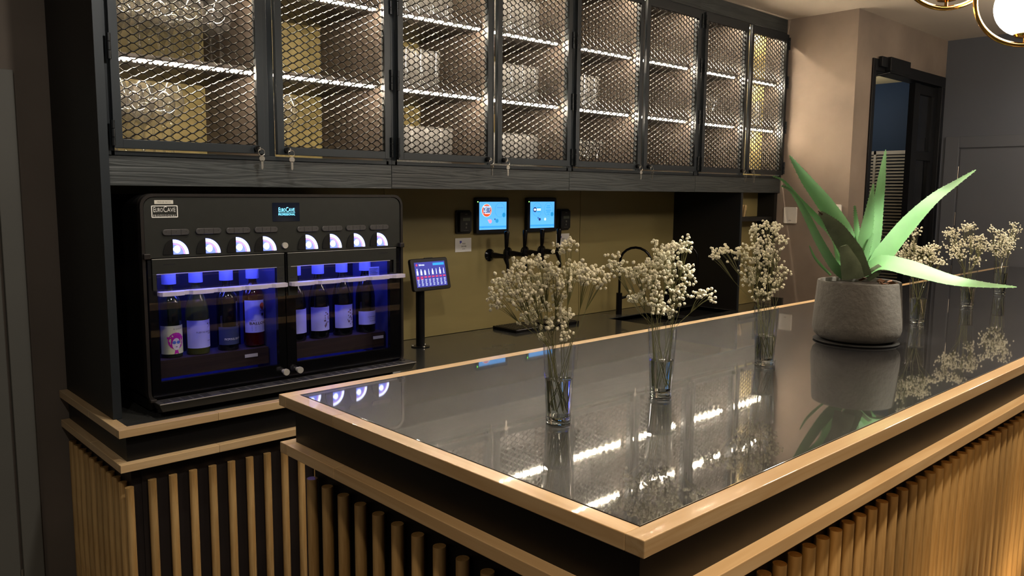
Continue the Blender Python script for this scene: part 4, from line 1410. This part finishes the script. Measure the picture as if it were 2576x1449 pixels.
# blossom heads seen in the photo: pixel x, y, radius x, radius y, count
HEADS = [
    [(1246, 755, 16, 26, 17), (1258, 702, 20, 20, 13), (1292, 690, 22, 26, 22), (1322, 668, 20, 16, 16), (1370, 668, 22, 22, 22), (1368, 712, 24, 24, 26), (1406, 704, 24, 24, 26), (1440, 690, 22, 22, 22), (1478, 690, 22, 20, 22), (1508, 700, 18, 24, 20), (1420, 622, 24, 16, 14), (1300, 752, 24, 28, 26), (1345, 768, 28, 28, 28), (1395, 760, 26, 24, 22), (1428, 795, 18, 16, 14), (1326, 800, 18, 14, 14), (1362, 850, 12, 12, 7), (1425, 835, 20, 14, 8), (1340, 730, 24, 20, 20), (1385, 815, 26, 14, 12), (1350, 700, 20, 16, 14)],
    [(1540, 664, 18, 18, 13), (1568, 672, 14, 14, 8), (1602, 690, 24, 20, 24), (1640, 672, 24, 22, 26), (1682, 655, 26, 22, 28), (1722, 620, 18, 18, 16), (1690, 622, 16, 14, 12), (1648, 618, 12, 14, 8), (1692, 692, 26, 24, 28), (1640, 712, 24, 20, 22), (1606, 745, 18, 14, 14), (1704, 735, 24, 24, 24), (1664, 782, 16, 16, 12), (1772, 745, 18, 14, 16), (1580, 755, 14, 8, 6), (1732, 685, 12, 20, 14), (1648, 752, 20, 16, 14), (1690, 775, 18, 14, 12)],
    [(1796, 645, 13, 14, 12), (1826, 632, 16, 12, 14), (1860, 640, 20, 16, 18), (1890, 578, 18, 12, 14), (1925, 572, 20, 12, 14), (1955, 580, 14, 14, 10), (1900, 620, 22, 18, 18), (1938, 620, 20, 16, 18), (1965, 605, 10, 18, 8), (1898, 665, 24, 20, 24), (1938, 655, 24, 20, 24), (1968, 680, 14, 16, 12), (1900, 705, 22, 18, 22), (1940, 705, 20, 20, 22), (1922, 742, 24, 14, 22), (1880, 690, 16, 16, 12)],
    [(2300, 582, 16, 14, 16), (2282, 616, 18, 16, 24), (2318, 632, 22, 14, 26), (2346, 626, 16, 12, 16), (2350, 648, 16, 10, 16), (2286, 648, 20, 12, 22), (2316, 660, 20, 10, 18), (2364, 664, 10, 8, 8), (2262, 640, 16, 14, 16)],
    [(2396, 586, 16, 12, 16), (2426, 572, 14, 10, 14), (2446, 570, 10, 8, 9), (2404, 616, 20, 16, 28), (2416, 640, 20, 14, 24), (2446, 610, 14, 14, 14), (2466, 602, 14, 10, 14), (2470, 625, 16, 12, 16), (2456, 655, 14, 10, 12), (2382, 592, 8, 8, 6)],
    [(2494, 580, 10, 8, 8), (2516, 592, 18, 10, 18), (2540, 598, 16, 12, 20), (2506, 614, 20, 12, 24), (2536, 620, 18, 14, 22), (2552, 568, 7, 8, 8), (2562, 576, 9, 8, 8), (2520, 638, 20, 10, 20), (2490, 622, 10, 8, 8)],
]
bm = bmesh.new()
bmesh.ops.create_icosphere(bm, subdivisions=2, radius=1)
rn = random.Random(3)
for v in bm.verts:
    v.co *= rn.uniform(.66, 1.16)
BLM = bpy.data.meshes.new('blossom')
bm.to_mesh(BLM)
bm.free()
BLM.polygons.foreach_set('use_smooth', [True] * len(BLM.polygons))
BLM.materials.append(MATS['blossom_white'])
BLV = [v.co.copy() for v in BLM.vertices]
BLF = [tuple(p.vertices) for p in BLM.polygons]
hide_water = None
for vi, (vx, vy) in enumerate(VASES):
    base = Vector((vx, vy, IZ))
    dist = (base - CAM).dot(FW)
    t = thing('glass_vase', 'tall clear glass of water with white flowers, ' + WHICH[vi], 'vase', base, 'glass vases of white flowers on the island')
    B().lathe([(.0268, .012), (.0275, .014), (.0355, VH - .001), (.0350, VH), (.0342, VH - .001), (.0262, .016)], n=36, cap0=False, cap1=False).build('glass_wall', 'vase_glass', t, smooth=True, local=True)
    B().lathe([(.0, .0008), (.0255, .0008), (.0272, .003), (.0268, .010), (.0275, .012), (.0266, .0155), (.0, .0165)], n=36).build('glass_base', 'base_glass', t, smooth=True, local=True)
    wl = (.098, .092, .088, .098, .086, .11)[vi]
    rw = .0260 + (.0340 - .0260) * (wl - .017) / (VH - .017)
    B().lathe([(.0, .0172), (.0255, .0172), (.0258, .019), (rw, wl), (rw - .001, wl - .0006), (.0, wl - .0006)], n=36).build('water', 'water', t, smooth=True, local=True)
    rim = base + Vector((0, 0, VH))
    rr = random.Random(40 + vi)
    for hi, (hx, hy, rx, ry, cnt) in enumerate(HEADS[vi]):
        dep = rr.uniform(-.055, .055)
        k = (dist + dep)
        c = CAM + ray(hx, hy) * k
        # keep it near the vase axis in depth
        ang = rr.uniform(0, 6.28)
        foot = base + Vector((.016 * math.cos(ang), .016 * math.sin(ang), .022 + rr.uniform(0, .012)))
        ang2 = math.atan2(c.y - vy, c.x - vx) + rr.uniform(-.5, .5)
        mouth = rim + Vector((.026 * math.cos(ang2), .026 * math.sin(ang2), -.004))
        if c.z < rim.z + .02:
            mouth = rim + Vector((.030 * math.cos(ang2), .030 * math.sin(ang2), -.002))
        sg = thing('flower_sprig', "sprig of white baby's breath in the vase " + WHICH[vi], 'flower', foot, "baby's breath sprigs in the vase " + WHICH[vi])
        sb = B()
        thick = .0006 if vi < 3 else .0008
        joint = c.lerp(mouth, .45)
        joint.z -= .004
        sb.tube([foot, mouth, (mouth + joint) / 2 + Vector((rr.uniform(-.004, .004), rr.uniform(-.004, .004), 0)), joint], [thick * 1.2, thick * 1.1, thick, thick * .9], 5)
        pos = []
        cnt = int(cnt * (2.1 if vi < 3 else 3.2))
        nb = max(4, cnt // 4)
        for q in range(nb):
            w = rr.uniform(0, 6.28)
            rad = math.sqrt(rr.random()) * .95
            s = c + RT * (rx * rad * math.cos(w) / FPX * k) + UP * (ry * rad * math.sin(w) / FPX * k) + FW * rr.uniform(-.02, .02)
            sb.tube([joint, joint.lerp(s, .6) + Vector((0, 0, .003)), s], [.0006, .0005, .0004], 4)
            for e in range(cnt // nb + (1 if q < cnt % nb else 0)):
                p = s + RT * rr.gauss(0, .42) * rx / FPX * k + UP * rr.gauss(.1, .42) * ry / FPX * k + FW * rr.gauss(0, .014)
                pos.append(p)
                sb.tube([s, p], [.0004, .0003], 3)
        if vi < 3:
            sb.build('stem', 'stem_green', sg, smooth=True)
            for p in pos:
                o = inst(BLM, 'blossom', p - foot, sg, (rr.uniform(0, 6), rr.uniform(0, 6), rr.uniform(0, 6)))
                sz = rr.uniform(.0033, .0050)
                o.scale = (sz, sz, sz * .9)
        else:
            sb.build('stem', 'stem_green', sg)
            bb = B()
            for p in pos:
                sz = rr.uniform(.0027, .0043)
                bb.add([p + v * sz for v in BLV], BLF)
            bb.build('blossoms', 'blossom_white', sg, kind='stuff')

# ------------------------------------------------------------------ aloe in a concrete pot
mat('concrete', (88, 85, 81), .85, var=.12, scale=14, bump=.9, bscale=46)
mat('soil', (30, 22, 17), .9, var=.4, scale=60, bump=.8, bscale=80)
mat('bark', (120, 84, 62), .8, var=.3, scale=60)
mat('aloe_green', (106, 156, 104), .5, var=.14, scale=9, sss=.25)
mat('aloe_old', (112, 126, 100), .6, var=.25, scale=20, bump=.3)
mat('aloe_dry', (62, 46, 34), .8)
PX, PY = 2.727, 1.186
pt = thing('potted_aloe', 'large spiky aloe in a rounded grey concrete pot on the island', 'plant', (PX, PY, IZ))
B().lathe([(.0, .001), (.135, .001), (.139, .004), (.135, .007), (.0, .007)], n=48).build('saucer', mat('felt_black', (14, 14, 14), .9), pt, smooth=True, local=True)
B().lathe([(.0, .0075), (.100, .0075), (.124, .014), (.138, .028), (.1435, .048), (.1430, .070), (.1335, .205), (.1320, .210), (.1240, .210), (.1225, .206), (.1225, .185), (.0, .184)], n=64).build('pot', 'concrete', pt, smooth=True, local=True)
sb = B()
ns, rr = 22, random.Random(5)
vs = [(0, 0, .198)]
for i in range(1, 5):
    for k in range(24):
        w = k * math.pi / 12
        vs.append((.1222 * i / 4 * math.cos(w), .1222 * i / 4 * math.sin(w), .193 + rr.uniform(-.004, .006)))
fs = [(0, 1 + k, 1 + (k + 1) % 24) for k in range(24)]
for i in range(3):
    for k in range(24):
        k2 = (k + 1) % 24
        fs.append((1 + i * 24 + k, 1 + (i + 1) * 24 + k, 1 + (i + 1) * 24 + k2, 1 + i * 24 + k2))
sb.add(vs, fs).build('soil', 'soil', pt, smooth=True, local=True)
for k in range(14):
    w, r0 = rr.uniform(-1.6, .4), rr.uniform(.07, .112)
    q = Vector((r0 * math.cos(w), r0 * math.sin(w), .200 + rr.uniform(0, .008)))
    a, b2, c2 = [Vector((rr.uniform(-1, 1), rr.uniform(-1, 1), rr.uniform(-.5, .5))).normalized() for _ in range(3)]
    cb = B()
    vs = [q + a * sx * .010 + b2 * sy * .006 + c2 * sz * .003 for sx in (-1, 1) for sy in (-1, 1) for sz in (-1, 1)]
    cb.hexa([tuple(v) for v in vs]).build('bark_chip', 'bark', pt, local=True)

pc = Vector((PX, PY, IZ + .2))
DP = (pc - CAM).dot(FW)


def leaf(pts, wid, deps, m='aloe_green', face=0.0, spines=True, thick=.34, dry=0, concave=False):
    """pts: photo pixels base->tip ; wid: widths in px ; deps: metres toward (-) / away (+) from the viewer"""
    P3 = [CAM + ray(px, py) * (DP + d) for (px, py), d in zip(pts, deps)]
    W3 = [w * DP / FPX for w in wid]
    # catmull-rom resample
    n = len(P3)
    N = 24
    C, Wd = [], []
    for i in range(N + 1):
        u = i / N * (n - 1)
        k = min(int(u), n - 2)
        f = u - k
        p0, p1, p2, p3 = P3[max(k - 1, 0)], P3[k], P3[k + 1], P3[min(k + 2, n - 1)]
        C.append(.5 * ((2 * p1) + (p2 - p0) * f + (2 * p0 - 5 * p1 + 4 * p2 - p3) * f * f + (3 * p1 - p0 - 3 * p2 + p3) * f ** 3))
        Wd.append(W3[k] + (W3[k + 1] - W3[k]) * f)
    b = B()
    prof = [(-1, 0), (-.55, -.16), (0, -.24), (.55, -.16), (1, 0), (.62, .42), (0, .62), (-.62, .42)]
    if concave:
        prof = [(-1, 0), (-.5, .14), (0, .2), (.5, .14), (1, 0), (.62, .55), (0, .8), (-.62, .55)]
    m8 = len(prof)
    frames = []
    for i, p in enumerate(C):
        tg = (C[min(i + 1, N)] - C[max(i - 1, 0)]).normalized()
        view = (p - CAM).normalized()
        side = tg.cross(view)
        side = side.normalized() if side.length > 1e-4 else RT.copy()
        nrm = side.cross(tg).normalized()         # pointing away from or to the viewer
        if nrm.dot(view) < 0:
            nrm = -nrm
        ca, sa = math.cos(face), math.sin(face)
        s2 = side * ca + nrm * sa
        n2 = nrm * ca - side * sa
        frames.append((p, s2, n2, tg))
        hw = max(Wd[i] / 2, .0006)
        for a, c in prof:
            b.v.append(tuple(p + s2 * a * hw + n2 * c * hw * thick * 2))
    for i in range(N):
        for k in range(m8):
            k2 = (k + 1) % m8
            b.f.append((i * m8 + k, i * m8 + k2, (i + 1) * m8 + k2, (i + 1) * m8 + k))
    b.f.append(tuple(range(m8))[::-1])
    b.f.append(tuple(N * m8 + k for k in range(m8)))
    if spines:
        for i in range(1, N):
            for h in (0,):
                p, s2, n2, tg = frames[i]
                q = p.lerp(frames[min(i + 1, N)][0], h)
                hw = Wd[i] / 2
                if hw < .002:
                    continue
                for sgn in (-1, 1):
                    e = q + s2 * sgn * hw * .97
                    tip = e + s2 * sgn * .0032 + tg * .0018
                    o = len(b.v)
                    b.v += [tuple(e + tg * .0022), tuple(e - tg * .0022), tuple(e + n2 * .0022), tuple(tip)]
                    b.f += [(o, o + 1, o + 3), (o + 1, o + 2, o + 3), (o + 2, o, o + 3)]
    o = b.build('leaf', m, pt, smooth=True)
    if dry:
        p, s2, n2, tg = frames[N]
        B().tube([p - tg * .012, p + tg * .008], [.004, .001], 6).build('dry_tip', 'aloe_dry', o, smooth=True)
    return o


leaf([(2186, 692), (2222, 640), (2285, 562), (2350, 498), (2405, 460), (2455, 427)], [30, 50, 44, 28, 15, 2], [0, .0, .02, .03, .04, .04], face=.4, concave=True)
leaf([(2172, 690), (2215, 660), (2290, 674), (2390, 703), (2475, 716), (2558, 722)], [26, 54, 58, 38, 20, 3], [-.02, -.05, -.09, -.13, -.16, -.18], face=.85, concave=True)
leaf([(2176, 695), (2200, 600), (2208, 530), (2218, 450), (2228, 376)], [24, 32, 28, 20, 2], [.03, .04, .05, .05, .06], face=-.35, concave=True)
leaf([(2160, 695), (2172, 620), (2184, 555), (2192, 500), (2197, 462)], [22, 36, 27, 14, 2], [.0, .0, .01, .015, .02], face=.3)
leaf([(2165, 690), (2159, 610), (2154, 560), (2150, 517)], [12, 15, 11, 2], [.05, .06, .07, .07])
leaf([(2172, 696), (2142, 635), (2104, 578), (2078, 548), (2062, 534)], [40, 52, 40, 20, 6], [-.05, -.08, -.12, -.14, -.15], m='aloe_old', face=.25, dry=1)
leaf([(2168, 695), (2126, 585), (2075, 512), (2028, 452), (1986, 391)], [26, 40, 40, 27, 2], [.03, .04, .05, .06, .07], face=-.2)
leaf([(2135, 695), (2098, 600), (2062, 556), (2010, 500), (1972, 456), (1944, 443)], [18, 22, 24, 16, 9, 3], [.0, .0, -.01, -.02, -.03, -.03], face=.9)
leaf([(2128, 697), (2098, 668), (2060, 605), (2025, 535), (1992, 482), (1965, 467)], [30, 30, 26, 20, 10, 3], [-.02, -.03, -.04, -.05, -.05, -.05], face=.7)
leaf([(2090, 692), (2066, 668), (2048, 645), (2036, 618)], [5, 7, 6, 2], [.02, .02, .02, .02], spines=False)
leaf([(2146, 700), (2140, 670), (2130, 640), (2122, 618)], [50, 46, 30, 16], [-.10, -.115, -.125, -.13], m='aloe_old', spines=True, dry=0)
leaf([(2166, 690), (2176, 650), (2186, 615), (2196, 586)], [8, 13, 10, 2], [-.02, -.02, -.02, -.02])
leaf([(2180, 697), (2200, 684), (2215, 668)], [24, 26, 12], [-.03, -.05, -.06], m='aloe_old', spines=False)
leaf([(2120, 695), (2112, 650), (2104, 615), (2092, 575)], [14, 18, 14, 3], [.05, .06, .07, .08])

# ------------------------------------------------------------------ ring pendants
mat('brass', (196, 150, 78), .18, metal=1, var=.05)
emitter('globe_glow', (255, 240, 220), 23)
for i, (px, py, d, yaw, lab) in enumerate(((2578, 113, 2.6, -22, 'brass ring pendant with a white glowing globe, hanging lower over the island'), (2380, 21, 2.72, -10, 'brass ring pendant with a white globe, hanging higher near the ceiling'))):
    bot = CAM + ray(px, py) * d
    rr_ = .150
    t = thing('ring_pendant', lab, 'pendant lamp', (bot.x, bot.y, bot.z), 'brass ring pendants over the island', R(yaw - 43))
    B().tube([(rr_ * math.sin(R(a)), 0, rr_ - rr_ * math.cos(R(a))) for a in range(0, 361, 6)], .008, 10, caps=False).build('ring', 'brass', t, smooth=True, local=True)
    B().lathe([(.006, .006), (.006, .020), (.030, .026), (.036, .034), (.034, .036)], n=24).build('globe_cup', 'brass', t, smooth=True, local=True)
    gz = .030 + .094
    B().lathe([(max(.0, .096 * math.cos(R(a))) if abs(a) < 90 else 0, gz + .096 * math.sin(R(a))) for a in range(-78, 91, 8)] + [(0, gz + .096)], n=32).build('globe', 'globe_glow', t, smooth=True, local=True)
    B().cyl((0, 0, 2 * rr_), (0, 0, ZC - bot.z), .005, n=10).build('stem', 'brass', t, smooth=True, local=True)
    B().lathe([(.05, ZC - bot.z - .02), (.055, ZC - bot.z - .001)], n=24).build('ceiling_rose', 'brass', t, smooth=True, local=True)

for dx, lab in ((1.15, 'brass ring pendant with a white globe, further along the island'), (2.4, 'brass ring pendant with a white globe, at the far end of the island')):
    c = copy_tree(bpy.data.objects['ring_pendant'])
    c.location.x += dx
    c.location.y -= .05
    c['label'] = lab
